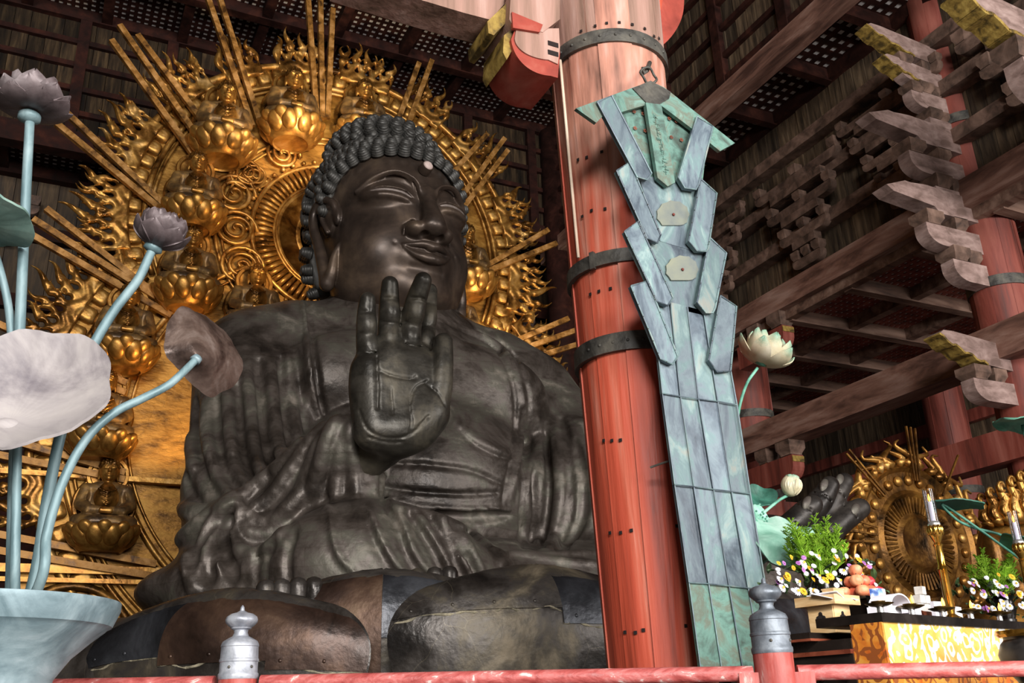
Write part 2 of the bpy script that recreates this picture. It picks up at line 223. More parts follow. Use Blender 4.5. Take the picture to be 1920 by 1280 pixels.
# ---------------------------------------------------------------- mesh building
class MB:
    def __init__(s): s.v = []; s.f = []
    def add(s, vs, fs):
        b = len(s.v); s.v.extend([tuple(map(float, v)) for v in vs]); s.f.extend([tuple(i+b for i in f) for f in fs]); return s
    def box(s, c, size, R=None, bev=0.0):
        hx, hy, hz = size[0]/2, size[1]/2, size[2]/2
        P = [(-hx, -hy, -hz), (hx, -hy, -hz), (hx, hy, -hz), (-hx, hy, -hz), (-hx, -hy, hz), (hx, -hy, hz), (hx, hy, hz), (-hx, hy, hz)]
        if R is not None: P = [tuple(R @ Vector(p)) for p in P]
        return s.add([(p[0]+c[0], p[1]+c[1], p[2]+c[2]) for p in P], [(0, 3, 2, 1), (4, 5, 6, 7), (0, 1, 5, 4), (1, 2, 6, 5), (2, 3, 7, 6), (3, 0, 4, 7)])
    def bar(s, p0, p1, w, h, up=(0, 0, 1)):
        p0 = Vector(p0); p1 = Vector(p1); d = (p1-p0); l = d.length; d.normalize(); u = Vector(up)
        r = d.cross(u)
        if r.length < 1e-6: r = Vector((1, 0, 0))
        r.normalize(); u = r.cross(d); P = []
        for q in (p0, p1):
            for a, b in ((-1, -1), (1, -1), (1, 1), (-1, 1)): P.append(q + r*a*w/2 + u*b*h/2)
        return s.add(P, [(0, 1, 2, 3), (7, 6, 5, 4), (0, 4, 5, 1), (1, 5, 6, 2), (2, 6, 7, 3), (3, 7, 4, 0)])
    def tube(s, pts, rad, n=10, cap=True, flat=1.0, up=None):
        pts = [Vector(tuple(map(float, p))) for p in pts]; m = len(pts)
        if not hasattr(rad, '__len__'): rad = [rad]*m
        V = []; F = []; pr = None
        for i, p in enumerate(pts):
            d = (pts[min(i+1, m-1)] - pts[max(i-1, 0)])
            if d.length < 1e-9: d = Vector((0, 0, 1))
            d.normalize()
            if pr is None:
                a = Vector(up) if up is not None else (Vector((0, 0, 1)) if abs(d.z) < 0.9 else Vector((1, 0, 0)))
                r = d.cross(a).normalized()
            else:
                r = (pr - d*pr.dot(d)); r = r.normalized() if r.length > 1e-6 else pr
            pr = r; u = d.cross(r)
            for k in range(n):
                t = 2*math.pi*k/n; V.append(p + r*math.cos(t)*rad[i] + u*math.sin(t)*rad[i]*flat)
        for i in range(m-1):
            for k in range(n):
                k2 = (k+1) % n; F.append((i*n+k, i*n+k2, (i+1)*n+k2, (i+1)*n+k))
        if cap: F.append(tuple(range(n-1, -1, -1))); F.append(tuple((m-1)*n+k for k in range(n)))
        return s.add(V, F)
    def cyl(s, p0, p1, r0, r1=None, n=24): return s.tube([p0, p1], [r0, r0 if r1 is None else r1], n)
    def lathe(s, prof, c=(0, 0, 0), n=32, ax=None, arc=2*math.pi):
        """prof: (r, z) list; ax: matrix taking local z to the axis"""
        V = []; F = []; m = len(prof)
        for r, z in prof:
            for k in range(n):
                t = arc*k/n; p = Vector((r*math.cos(t), r*math.sin(t), z))
                if ax is not None: p = ax @ p
                V.append(p + Vector(c))
        for i in range(m-1):
            for k in range(n):
                k2 = (k+1) % n; F.append((i*n+k, i*n+k2, (i+1)*n+k2, (i+1)*n+k))
        F.append(tuple(range(n-1, -1, -1))); F.append(tuple((m-1)*n+k for k in range(n)))
        return s.add(V, F)
    def ell(s, c, r, n=16, m=10, R=None):
        V = [(0, 0, -1)]; F = []
        for i in range(1, m):
            a = -math.pi/2 + math.pi*i/m
            for k in range(n):
                t = 2*math.pi*k/n; V.append((math.cos(a)*math.cos(t), math.cos(a)*math.sin(t), math.sin(a)))
        V.append((0, 0, 1)); top = len(V)-1
        for k in range(n):
            F.append((0, 1+(k+1) % n, 1+k)); F.append((top, 1+(m-2)*n+k, 1+(m-2)*n+(k+1) % n))
        for i in range(m-2):
            for k in range(n):
                k2 = (k+1) % n; F.append((1+i*n+k, 1+i*n+k2, 1+(i+1)*n+k2, 1+(i+1)*n+k))
        if not hasattr(r, '__len__'): r = (r, r, r)
        P = []
        for v in V:
            p = Vector((v[0]*r[0], v[1]*r[1], v[2]*r[2]))
            if R is not None: p = R @ p
            P.append(p + Vector(c))
        return s.add(P, F)
    def prism(s, poly, d):
        """poly: 3D points in a plane, extruded by vector d (both caps)"""
        n = len(poly); d = np.array(d, float); P = [np.array(p, float) for p in poly]
        nrm = sum((np.cross(P[i]-P[0], P[(i+1) % n]-P[0]) for i in range(1, n-1)), np.zeros(3))
        if nrm @ d > 0: P = P[::-1]
        V = P + [p+d for p in P]
        return s.add(V, [tuple(range(n)), tuple(range(2*n-1, n-1, -1))] + [(i, i+n, (i+1) % n+n, (i+1) % n) for i in range(n)])
    def sheet(s, G, th=None, nrm=None):
        """grid of points G[i][j]; th>0 gives a closed shell along vertex normals"""
        A = np.array(G, float); a, b = A.shape[:2]
        if not th:
            return s.add(A.reshape(-1, 3), [(i*b+j, i*b+j+1, (i+1)*b+j+1, (i+1)*b+j) for i in range(a-1) for j in range(b-1)])
        du = np.gradient(A, axis=0); dv = np.gradient(A, axis=1); nn = np.cross(du, dv); nn /= (np.linalg.norm(nn, axis=2, keepdims=True)+1e-9)
        B = A - nn*th; n = a*b; F = []
        for i in range(a-1):
            for j in range(b-1):
                q = (i*b+j, i*b+j+1, (i+1)*b+j+1, (i+1)*b+j); F.append(q[::-1]); F.append(tuple(x+n for x in q))
        rim = [j for j in range(b)] + [i*b+b-1 for i in range(1, a)] + [(a-1)*b+j for j in range(b-2, -1, -1)] + [i*b for i in range(a-2, 0, -1)]
        for i in range(len(rim)):
            p, q = rim[i], rim[(i+1) % len(rim)]; F.append((p, q, q+n, p+n))
        return s.add(np.concatenate([A.reshape(-1, 3), B.reshape(-1, 3)]), F)
    def build(s, name, m, parent=None, base=None, smooth=False, ang=None):
        me = bpy.data.meshes.new(name)
        b = Vector((0, 0, 0))
        if parent is not None:
            q = parent
            while q is not None: b = b + q.location; q = q.parent
        elif base is not None: b = Vector(base)
        me.from_pydata([(v[0]-b[0], v[1]-b[1], v[2]-b[2]) for v in s.v], [], s.f)
        return link(name, me, m, parent, base, smooth, ang)
def link(name, me, m, parent=None, base=None, smooth=False, ang=None):
    me.materials.append(m)
    if smooth or ang:
        me.polygons.foreach_set('use_smooth', [True]*len(me.polygons))
        if ang: me.set_sharp_from_angle(angle=math.radians(ang))
    o = bpy.data.objects.new(name, me); COL.objects.link(o)
    if parent is not None: o.parent = parent
    elif base is not None: o.location = base
    return o
def tag(o, label=None, cat=None, group=None, kind=None):
    if label: o['label'] = label
    if cat: o['category'] = cat
    if group: o['group'] = group
    if kind: o['kind'] = kind
    return o
def thing(name, loc, label, cat, group=None):
    o = bpy.data.objects.new(name, None); o.empty_display_size = 0.2; COL.objects.link(o); o.location = loc
    return tag(o, label, cat, group)
def struct(name, loc=(0, 0, 0)):
    o = bpy.data.objects.new(name, None); COL.objects.link(o); o.location = loc; o['kind'] = 'structure'; return o
def copy_tree(o, parent=None):
    c = o.copy(); COL.objects.link(c)
    if parent is not None: c.parent = parent
    for ch in list(o.children): copy_tree(ch, c)
    return c
def dup_part(o, parent, loc):
    c = o.copy(); COL.objects.link(c); c.parent = parent; c.location = loc; return c
def spline(pts, n=8):
    """Catmull-Rom through the points"""
    P = [np.array(p, float) for p in pts]; P = [2*P[0]-P[1]] + P + [2*P[-1]-P[-2]]; out = []
    for i in range(1, len(P)-2):
        for k in range(n):
            t = k/n; a, b, c, d = P[i-1], P[i], P[i+1], P[i+2]
            out.append(0.5*((2*b) + (c-a)*t + (2*a-5*b+4*c-d)*t*t + (-a+3*b-3*c+d)*t**3))
    out.append(P[-2]); return out
# ================================================================ the hall
XC, XR, XO = 19.87, 22.7, 34.0        # clerestory wall, side wall, outer aisle wall
YC, YB = 35.0, 38.0                   # clerestory back wall, lower back wall
ZC, ZS = 28.0, 22.2                   # high ceiling, soffit
m = MB(); m.box((8, 12, -0.15), (76, 64, 0.3)); o = m.build('floor', MT['floor']); o['kind'] = 'structure'
def box_mesh(name, size):
    m = MB(); m.box((0, 0, 0), size); me = bpy.data.meshes.new(name); me.from_pydata(m.v, [], m.f); return me
def put(name, me, mm, parent, loc):
    o = bpy.data.objects.new(name, me); COL.objects.link(o); o.parent = parent; o.location = loc
    if not me.materials: me.materials.append(mm)
    return o
rnd = random.Random(3)
def plank_wall(root, mm, axis, const, a0, a1, z0, z1, pw, rows, th=0.12, side=1, base=(0, 0, 0)):
    """boards of width pw in rows; axis 'x': boards run along x at y = const. Each board its own object with shared meshes of a few depths"""
    n = max(1, int(round((a1-a0)/pw))); w = (a1-a0)/n; rh = (z1-z0)/rows
    kinds = [box_mesh('plank', ((w-0.02, t, rh-0.03) if axis == 'x' else (t, w-0.02, rh-0.03))) for t in (th, th+0.05, th+0.09)]
    for k in kinds: k.materials.append(mm)
    for r in range(rows):
        for i in range(n):
            a = a0+(i+0.5)*w; z = z0+(r+0.5)*rh
            loc = (a, const, z) if axis == 'x' else (const, a, z)
            put('plank', rnd.choice(kinds), mm, root, tuple(loc[q]-base[q] for q in range(3)))
def backing(root, name, c, size, mm):
    m = MB(); m.box(c, size); return m.build(name, mm, root)
# back wall, upper and lower
wb = struct('wall_back')
plank_wall(wb, MT['plank'], 'x', YC+0.15, -7.6, 19.8, ZS+0.4, ZC, 0.58, 5)
backing(wb, 'backing_board', (7, YC+0.45, 25.2), (32, 0.2, 6.4), MT['maroon'])
plank_wall(wb, MT['plank_dark'], 'x', YB+0.15, -9, 3.6, 11.0, 22.6, 0.8, 4)
plank_wall(wb, MT['plank'], 'x', YB+0.15, 15.6, 22.6, 11.0, 22.6, 0.8, 4)
backing(wb, 'backing_board', (8, YB+0.5, 11), (44, 0.3, 24), MT['maroon'])
for x in np.arange(-7.6, 19.8, 3.3):
    m = MB(); m.box((x, YC-0.02, 25.1), (0.42, 0.34, 6.0)); m.build('wall_post', MT['maroon'], wb)
for z in np.linspace(ZS+0.4, ZC, 6)[1:-1]:
    m = MB(); m.box((6.3, YC-0.02, z), (28, 0.2, 0.22)); m.build('wall_rail', MT['maroon'], wb)
m = MB(); m.box((6.3, YC+0.1, ZS+0.1), (28, 0.6, 0.75)); m.build('wall_plate', MT['maroon'], wb)
for z in (22.4, 19.7, 16.8, 13.9, 10.8):
    m = MB(); m.box((8, YB-0.1, z), (44, 0.5, 0.55)); m.build('tie_beam', MT['maroon'], wb)
# right clerestory and side wall
wr = struct('wall_right')
plank_wall(wr, MT['plank_dark'], 'y', XC+0.15, 11.0, 35.0, ZS+0.0, ZC, 0.6, 5)
backing(wr, 'backing_board', (XC+0.45, 23, 25), (0.2, 24.4, 6.6), MT['maroon'])
for y in np.arange(12.2, 35, 3.3):
    m = MB(); m.box((XC-0.02, y, 25.0), (0.34, 0.42, 6.2)); m.build('wall_post', MT['maroon'], wr)
for z in np.linspace(ZS, ZC, 6)[1:-1]:
    m = MB(); m.box((XC-0.02, 23, z), (0.2, 24, 0.2)); m.build('wall_rail', MT['maroon'], wr)
m = MB(); m.box((XC+0.05, 23, ZS-0.45), (0.6, 26, 0.75)); m.build('wall_plate', MT['beam'], wr)
plank_wall(wr, MT['plank_dark'], 'y', XR+0.3, 12.0, 38.0, 15.2, 22.0, 0.55, 4)
backing(wr, 'backing_board', (XR+0.6, 25, 18.6), (0.2, 27, 7.0), MT['maroon'])
for z, h in ((20.3, 0.45), (18.6, 0.45), (16.9, 0.45)):
    m = MB(); m.box((XR, 25, z), (0.55, 26, h)); m.build('tie_beam', MT['bracket'], wr)
# the two great longitudinal beams and the low one
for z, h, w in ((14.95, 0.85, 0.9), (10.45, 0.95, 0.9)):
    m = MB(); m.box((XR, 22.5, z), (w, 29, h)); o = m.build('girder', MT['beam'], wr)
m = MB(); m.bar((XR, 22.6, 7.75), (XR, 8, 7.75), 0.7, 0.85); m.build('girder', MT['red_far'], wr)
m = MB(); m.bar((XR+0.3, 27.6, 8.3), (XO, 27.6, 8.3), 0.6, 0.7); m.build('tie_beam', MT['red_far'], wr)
# outer aisle wall
wo = struct('wall_outer')
plank_wall(wo, MT['plank_dark'], 'y', XO, 18.0, 38.0, 2.0, 14.6, 0.8, 3)
backing(wo, 'backing_board', (XO+0.4, 24, 7.5), (0.2, 32, 15), MT['maroon'])
for z in (12.4, 8.0, 4.6):
    m = MB(); m.box((XO-0.2, 27, z), (0.4, 24, 0.5)); m.build('tie_beam', MT['red_far'], wo)
plank_wall(wo, MT['plank_dark'], 'x', YB+0.12, 23.0, 33.8, 2.0, 14.6, 0.9, 3)
# left wall, out of view, closes the hall
m = MB(); m.box((-13, 18, 14), (0.4, 44, 28)); o = m.build('wall_left', MT['plank_dark']); o['kind'] = 'structure'
# ---------------------------------------------------------------- ceilings
ce = struct('ceiling')
def lattice_mesh(sx, sy, nx, ny, bw, bh):
    m = MB()
    for i in range(nx+1): m.box((-sx/2+sx*i/nx, 0, 0), (bw, sy, bh))
    for j in range(ny+1): m.box((0, -sy/2+sy*j/ny, 0.01), (sx, bw, bh))
    me = bpy.data.meshes.new('lattice_panel'); me.from_pydata(m.v, [], m.f); return me
def coffers(root, x0, x1, y0, y1, z, s, n, bw, bm, lm, beam_w=0.4, beam_h=0.45, top=True, bh=0.035, skip=lambda x, y: False):
    nx = int(round((x1-x0)/s)); ny = int(round((y1-y0)/s)); sx = (x1-x0)/nx; sy = (y1-y0)/ny
    me = lattice_mesh(sx-beam_w*0.6, sy-beam_w*0.6, n, n, bw, bh); me.materials.append(lm)
    for i in range(nx):
        for j in range(ny):
            if not skip(x0+(i+.5)*sx, y0+(j+.5)*sy): put('lattice_panel', me, lm, root, (x0+(i+0.5)*sx, y0+(j+0.5)*sy, z+0.22))
    for i in range(nx+1):
        m = MB(); m.box((x0+i*sx, (y0+y1)/2, z+.08), (beam_w, y1-y0, beam_h+.16)); m.build('ceiling_beam', bm, root)
    for j in range(ny+1):
        m = MB(); m.box(((x0+x1)/2, y0+j*sy, z+.03), (x1-x0, beam_w, beam_h+.16)); m.build('ceiling_beam', bm, root)
    if top:
        m = MB(); m.box(((x0+x1)/2, (y0+y1)/2, z+0.29), (x1-x0-.3, y1-y0-.3, 0.1)); m.build('ceiling_board', MT['whiteboard'], root)
coffers(ce, -8.9, XC, 20.6, YC, ZC+0.2, 2.88, 9, 0.14, MT['maroon'], MT['maroon'])
coffers(ce, XC, XR+0.1, 11.5, 34.5, ZS-0.1, 2.88, 7, 0.19, MT['maroon'], MT['maroon'], beam_w=0.3)
coffers(ce, -8.9, XC+2.8, YC, YB, ZS+0.3, 2.88, 9, 0.15, MT['maroon'], MT['maroon'], beam_w=0.3)
coffers(ce, XR, XO, 3.6, YB, 14.4, 2.85, 10, 0.14, MT['beam_x'], MT['red_far'], beam_w=0.34, beam_h=0.4)
m = MB(); m.box((8, 8, 28.6), (60, 26, 0.3)); m.build('ceiling_slab', MT['maroon'], ce)
m = MB(); m.box((28.8, 3, 23.2), (12, 25, 0.3)); m.build('ceiling_slab', MT['maroon'], ce)
m = MB(); m.box((28.8, 26.5, 23.2), (12, 25, 0.3)); m.build('ceiling_slab', MT['maroon'], ce)
# ---------------------------------------------------------------- bracket arms
def arm_profile(L, H, kind):
    """side outline of a bracket arm from the post (0) to its end (L): (s, z), z = 0 is its top"""
    if kind == 'elbow':
        P = [(0, 0), (L, 0), (L, -H*0.35)]
        for k in range(1, 9):
            t = math.pi/2*k/8; P.append((L - H*0.9*(1-math.cos(t)) , -H*0.35 - H*0.65*math.sin(t)))
        return P + [(0, -H)]
    if kind == 'nose':   # carved nosing: a stepped, wavy underside
        P = [(0, 0), (L*0.8, H*0.22), (L*0.93, H*0.2), (L, H*0.02)]
        for k in range(1, 13):
            t = k/12; P.append((L*(1-0.62*t), -H*0.9*t**0.8 + 0.07*H*math.sin(t*22)))
        return P + [(0, -H)]
    P = [(0, 0), (L*0.55, H*0.1), (L*0.72, H*0.02), (L*0.78, H*0.04), (L, -H*0.35), (L*0.93, -H*0.55)]   # cloud
    return P + [(L*0.5, -H*0.75), (L*0.45, -H), (0, -H)]
def arm(m, p, d, up, L, H, W, kind):
    p = np.array(p, float); d = np.array(d, float); up = np.array(up, float); s = np.cross(d, up)
    m.prism([p + d*a + up*b - s*W/2 for a, b in arm_profile(L, H, kind)], s*W); return m
def block(m, c, w, h, d=None):
    """bearing block: square upper half, lower half narrowing inwards"""
    x, y, z = c; d = d or w
    V = []
    for zz, q in ((z+h/2, 1), (z-h*0.05, 1), (z-h*0.4, 0.72), (z-h/2, 0.72)):
        for a, b in ((-1, -1), (1, -1), (1, 1), (-1, 1)): V.append((x+a*w/2*q, y+b*d/2*q, zz))
    F = [(0, 1, 2, 3), (15, 14, 13, 12)] + [(i*4+k, (i+1)*4+k, (i+1)*4+(k+1) % 4, i*4+(k+1) % 4) for i in range(3) for k in range(4)]
    return m.add(V, F)
def band(m, c, r, h, th=0.03, n=48):
    x, y, z = c
    m.lathe([(r, z-h/2), (r+th, z-h/2), (r+th, z+h/2), (r, z+h/2)], (x, y, 0), n); return m
def pillar(x, y, r, z1, mm, label, staves=9, bands=(), base_r=None, lean=(0, 0), group=None, rim=MT['iron'], h=0.28):
    """round pillar clad with long staves; each stave a part, iron hoops too"""
    t = thing('wooden_pillar', (x, y, 0), label, 'pillar', group)
    rb = base_r if base_r else r
    for k in range(staves):
        a0 = 2*math.pi*k/staves; a1 = 2*math.pi*(k+1)/staves-0.006; m = MB(); V = []; F = []
        dr = rnd.uniform(-0.012, 0.012)*r*2
        zs = np.linspace(0, z1, 9); na = 6
        for z in zs:
            rr = rb+(r-rb)*z/z1+dr; ox = x+lean[0]*(1-z/z1); oy = y+lean[1]*(1-z/z1)
            for q, rad in ((0, rr), (1, rr*0.8)):
                for j in range(na+1):
                    a = a0+(a1-a0)*(j if q == 0 else na-j)/na
                    V.append((ox+rad*math.cos(a), oy+rad*math.sin(a), z))
        n = 2*(na+1)
        for i in range(len(zs)-1):
            for j in range(n): F.append((i*n+j, i*n+(j+1) % n, (i+1)*n+(j+1) % n, (i+1)*n+j))
        F.append(tuple(range(n-1, -1, -1))); F.append(tuple((len(zs)-1)*n+j for j in range(n)))
        m.add(V, F); m.build('stave', mm, t, ang=40)
    for z, hh in bands:
        rr = rb+(r-rb)*z/z1; m = MB(); band(m, (x+lean[0]*(1-z/z1), y+lean[1]*(1-z/z1), z), rr*0.985, hh, r*0.06); m.build('iron_hoop', rim, t, ang=40)
    return t
# second and third pillar of the side row, far pillar
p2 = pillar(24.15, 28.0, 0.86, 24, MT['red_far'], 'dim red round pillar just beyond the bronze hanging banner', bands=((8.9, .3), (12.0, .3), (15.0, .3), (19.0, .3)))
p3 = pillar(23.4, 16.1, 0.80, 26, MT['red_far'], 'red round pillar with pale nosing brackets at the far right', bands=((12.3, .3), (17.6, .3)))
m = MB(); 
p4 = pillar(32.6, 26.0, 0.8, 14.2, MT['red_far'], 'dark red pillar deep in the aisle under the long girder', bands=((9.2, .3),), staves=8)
# brackets on pillar three, pointing into the hall
def nosing_stack(px, py, label, scale=1.0, nose='nose', Y=16.0, X0=22.75, tiers=3, ochre=True):
    """stack hung on pillar three: top nosing, block, elbow arm, block, elbow arm"""
    p = atY(px, py, Y); L = max(0.8, (X0-p[0])); z = p[2]
    t = thing('bracket_stack', (X0, Y, z), label, 'bracket', 'nosing brackets on the far right pillar')
    H = 0.62*scale; W = 0.5*scale
    m = MB(); arm(m, (X0, Y, z), (-1, 0, 0), (0, 0, 1), L, H*1.15, W, nose); m.build('nosing', MT['pink_wood'], t)
    if ochre:
        m = MB(); q = arm_profile(L, H*1.15, nose)
        n = len(q); lo = max(2, n//4)
        pts = q[3 if nose == 'nose' else 2:n-1]
        for (a0, b0), (a1, b1) in zip(pts[:-1], pts[1:]):
            m.bar((X0-a0, Y, z+b0), (X0-a1, Y, z+b1), W+0.03, 0.06, (0, 1, 0) if False else (0, 0, 1))
        m.build('painted_edge', MT['ochre'], t)
    zz = z-H*1.15
    for k in range(tiers-1):
        Lk = L*(0.62-0.22*k)
        m = MB(); block(m, (X0-Lk+0.3*scale, Y, zz-0.16*scale), 0.62*scale, 0.36*scale); m.build('bearing_block', MT['bracket'], t)
        m = MB(); block(m, (X0-Lk*0.35, Y, zz-0.16*scale), 0.5*scale, 0.36*scale); m.build('bearing_block', MT['bracket'], t)
        zz -= 0.34*scale
        m = MB(); arm(m, (X0, Y, zz), (-1, 0, 0), (0, 0, 1), Lk, H*0.95, W*0.8, 'elbow'); m.build('elbow_arm', MT['pink_wood'], t)
        zz -= H*0.95
    return t
nosing_stack(1614, 55, 'topmost carved bracket on the far right pillar, ochre edged', 0.9)
nosing_stack(1646, 112, 'second carved bracket from the top of the far right pillar', 0.85, tiers=3)
nosing_stack(1613, 205, 'pale stepped bracket midway up the far right pillar', 1.05, 'cloud', ochre=False)
nosing_stack(1645, 338, 'pale stepped bracket just above the upper girder on the right', 1.05, 'cloud', ochre=False)
nosing_stack(1747, 632, 'pale pink bracket with wavy underside beside the aisle lattice', 1.0, 'nose', tiers=2)
# nearest bracket, top right corner
p = atY(1788, 14, 11.0)
t = thing('bracket_stack', (p[0], 11.0, p[2]), 'large pale bracket with ochre wavy underside in the upper right corner', 'bracket')
Rr = 4.2
m = MB(); arm(m, (p[0]+Rr, 11.0, p[2]+0.25), (-1, 0, 0), (0, 0, 1), Rr, 1.15, 0.55, 'nose'); m.build('nosing', MT['pink_wood'], t)
m = MB(); q = arm_profile(Rr, 1.15, 'nose'); pts = q[3:-3]
for (a0, b0), (a1, b1) in zip(pts[:-1], pts[1:]): m.bar((p[0]+Rr-a0, 11.0, p[2]+.25+b0), (p[0]+Rr-a1, 11.0, p[2]+.25+b1), 0.6, 0.1)
m.build('painted_edge', MT['ochre'], t)
m = MB(); block(m, (p[0]+1.75, 11.0, p[2]-0.75), 0.7, 0.45); m.build('bearing_block', MT['bracket'], t)
m = MB(); arm(m, (p[0]+Rr, 11.0, p[2]-1.0), (-1, 0, 0), (0, 0, 1), Rr-1.6, 0.9, 0.5, 'elbow'); m.build('elbow_arm', MT['pink_wood'], t)
# bracket clusters along the side wall: tiers of arms with bearing blocks
def wall_cluster(y, z, label, tiers, ax='y', c=XR-0.35, s=1.0, mm=MT['bracket'], group='dim bracket clusters on the side wall'):
    base = (c, y, z) if ax == 'y' else (y, c, z)
    t = thing('bracket_cluster', base, label, 'bracket', group)
    for k in range(tiers):
        L = (0.8+0.55*k)*s; zz = z+k*1.25*s; m = MB()
        for sg in (-1, 1):
            d = (0, sg, 0) if ax == 'y' else (sg, 0, 0)
            arm(m, (c, y, zz) if ax == 'y' else (y, c, zz), d, (0, 0, 1), L, 0.42*s, 0.32*s, 'elbow')
        m.build('bracket_arm', mm, t)
        for q in (-1, 0, 1):
            m = MB(); a = y+q*(L-0.2*s); block(m, (c, a, zz+0.22*s) if ax == 'y' else (a, c, zz+0.22*s), 0.42*s, 0.38*s); m.build('bearing_block', mm, t)
        if k < tiers-1:
            m = MB(); 
            m.box((c, y, zz+0.65*s) if ax == 'y' else (y, c, zz+0.65*s), ((0.4*s, 1.6*L, 0.35*s) if ax == 'y' else (1.6*L, 0.4*s, 0.35*s))); m.build('tie_piece', mm, t)
    return t
wall_cluster(21.9, 15.85, 'dim tiered bracket cluster on plank wall midway between the two side pillars', 4, s=.85)
wall_cluster(26.9, 15.75, 'dim bracket cluster beside the second red pillar high on the wall', 5, s=0.7)
wall_cluster(17.6, 15.9, 'dark bracket cluster tucked behind the far right pillar', 5, s=0.7)
wall_cluster(12.4, 15.6, 'dark bracket cluster right of the far right pillar at the edge', 4)
# small elbow brackets where the girders meet the second pillar
for (px, py, zt, lb) in ((1462, 590, 14.28, 'small grey elbow bracket under the upper girder at the second pillar'), (1478, 815, 9.74, 'small elbow bracket with ochre tip under the lower girder')):
    p = atX(px, py, XR-0.1); p[2] = zt; t = thing('elbow_bracket', tuple(p), lb, 'bracket', 'elbow brackets under the girders')
    m = MB(); block(m, (p[0], p[1], p[2]), 0.7, 0.5); m.build('bearing_block', MT['bracket'], t)
    m = MB(); block(m, (p[0], p[1]+1.2, p[2]), 0.6, 0.5); m.build('bearing_block', MT['bracket'], t)
    m = MB(); arm(m, (p[0], p[1]+2.2, p[2]-0.28), (0, -1, 0), (0, 0, 1), 2.5, 0.85, 0.5, 'elbow'); m.build('elbow_arm', MT['red_far'], t)
    m = MB(); m.box((p[0], p[1]-0.31, p[2]-0.42), (0.50, 0.04, 0.2)); m.build('painted_tip', MT['ochre'], t)
# left and back-corner clusters
wall_cluster(-3.6, 18.2, 'dark bracket cluster on the back wall behind the tall lotus bud', 3, 'x', YB-0.5)
wall_cluster(19.6, 15.0, 'dim bracket cluster in the back corner behind the big pillar', 4, 'x', YB-0.6)
m = MB(); m.cyl((19.9, YC-0.2, 0), (19.9, YC-0.2, ZC), 0.6, n=20); o = m.build('trim_1', MT['maroon'], smooth=True); o['kind'] = 'structure'
# ================================================================ the big pillar in front
PX, PY = 6.13, 9.12
zb = lambda py: atY(1120, py, 8.4)[2]
big = pillar(PX, PY, 0.88, 14.0, MT['vermilion'], 'large worn vermilion pillar with iron hoops carrying the bronze banner', staves=11, base_r=0.545, lean=(0.09, 0), bands=((9.72, 0.2), (6.62, 0.17), (5.55, 0.22)))
big.children[0]['label'] = 'vermilion stave'
def rad_big(z): return 0.545+(0.88-0.545)*z/14.0
def cx_big(z): return PX+0.09*(1-z/14.0)
# upper, paler lengths above the top hoop: faded sleeve of boards
for k in range(9):
    a0 = math.pi+ 2*math.pi*k/9; a1 = a0+2*math.pi/9-0.02; m = MB(); V = []; F = []
    for z in (9.8, 14.0):
        r = rad_big(z)*(0.985 if z < 10 else 0.97)+0.02
        for rr in (r, r*0.9):
            for j in range(7):
                a = a0+(a1-a0)*(j if rr == r else 6-j)/6; V.append((cx_big(z)+rr*math.cos(a), PY+rr*math.sin(a), z))
    for j in range(14): F.append((j, (j+1) % 14, 14+(j+1) % 14, 14+j))
    F.append(tuple(range(13, -1, -1))); F.append(tuple(range(14, 28))); m.add(V, F)
    o = m.build('upper_stave', MT['vermilion_pale'], big, ang=40)
# rows of square nail holes
for zz, ph0, ph1, n in ((8.05, 195, 262, 6), (7.28, 195, 262, 6), (6.25, 195, 258, 6), (4.42, 195, 262, 7), (3.42, 195, 264, 7), (2.38, 200, 264, 7), (9.9, 215, 300, 8)):
    for k in range(n):
        a = math.radians(ph0+(ph1-ph0)*k/(n-1)+rnd.uniform(-2, 2)); r = rad_big(zz)*1.008+(0.02 if zz > 9 else 0); m = MB()
        m.box((cx_big(zz)+r*math.cos(a), PY+r*math.sin(a), zz+rnd.uniform(-.03, .03)), (0.008, 0.036, 0.036), Matrix.Rotation(a, 3, 'Z')); m.build('nail_hole', MT['hole'], big)
# hoop bolt plates
for zz in (5.55, 9.72):
    for k in range(9):
        a = math.radians(190+14*k); r = rad_big(zz)*1.05; m = MB(); m.ell((cx_big(zz)+r*math.cos(a), PY+r*math.sin(a), zz), 0.022, 8, 6); m.build('hoop_rivet', MT['iron'], big, smooth=True)
m = MB(); a = math.radians(205); r = rad_big(6.62)*1.06; m.box((cx_big(6.62)+r*math.cos(a), PY+r*math.sin(a), 6.62), (0.05, 0.06, 0.22), Matrix.Rotation(a, 3, 'Z')); m.build('hoop_clasp', MT['iron'], big)
m = MB(); m.tube([(5.72, 8.3, 4.0), (5.78, 8.22, 4.02), (5.86, 8.1, 4.04)], 0.012, 6); m.build('iron_peg', MT['iron'], big)
# cream conduit down the left flank
a = math.radians(188); m = MB(); m.tube([(cx_big(z)+(rad_big(z)+0.04)*math.cos(a), PY+(rad_big(z)+0.04)*math.sin(a), z) for z in np.linspace(6.75, 9.62, 9)], 0.02, 8)
tag(m.build('conduit', MT['cable'], base=(cx_big(6.75)-0.75, PY, 6.75), smooth=True), 'thin cream conduit running down left flank of the big pillar', 'conduit')
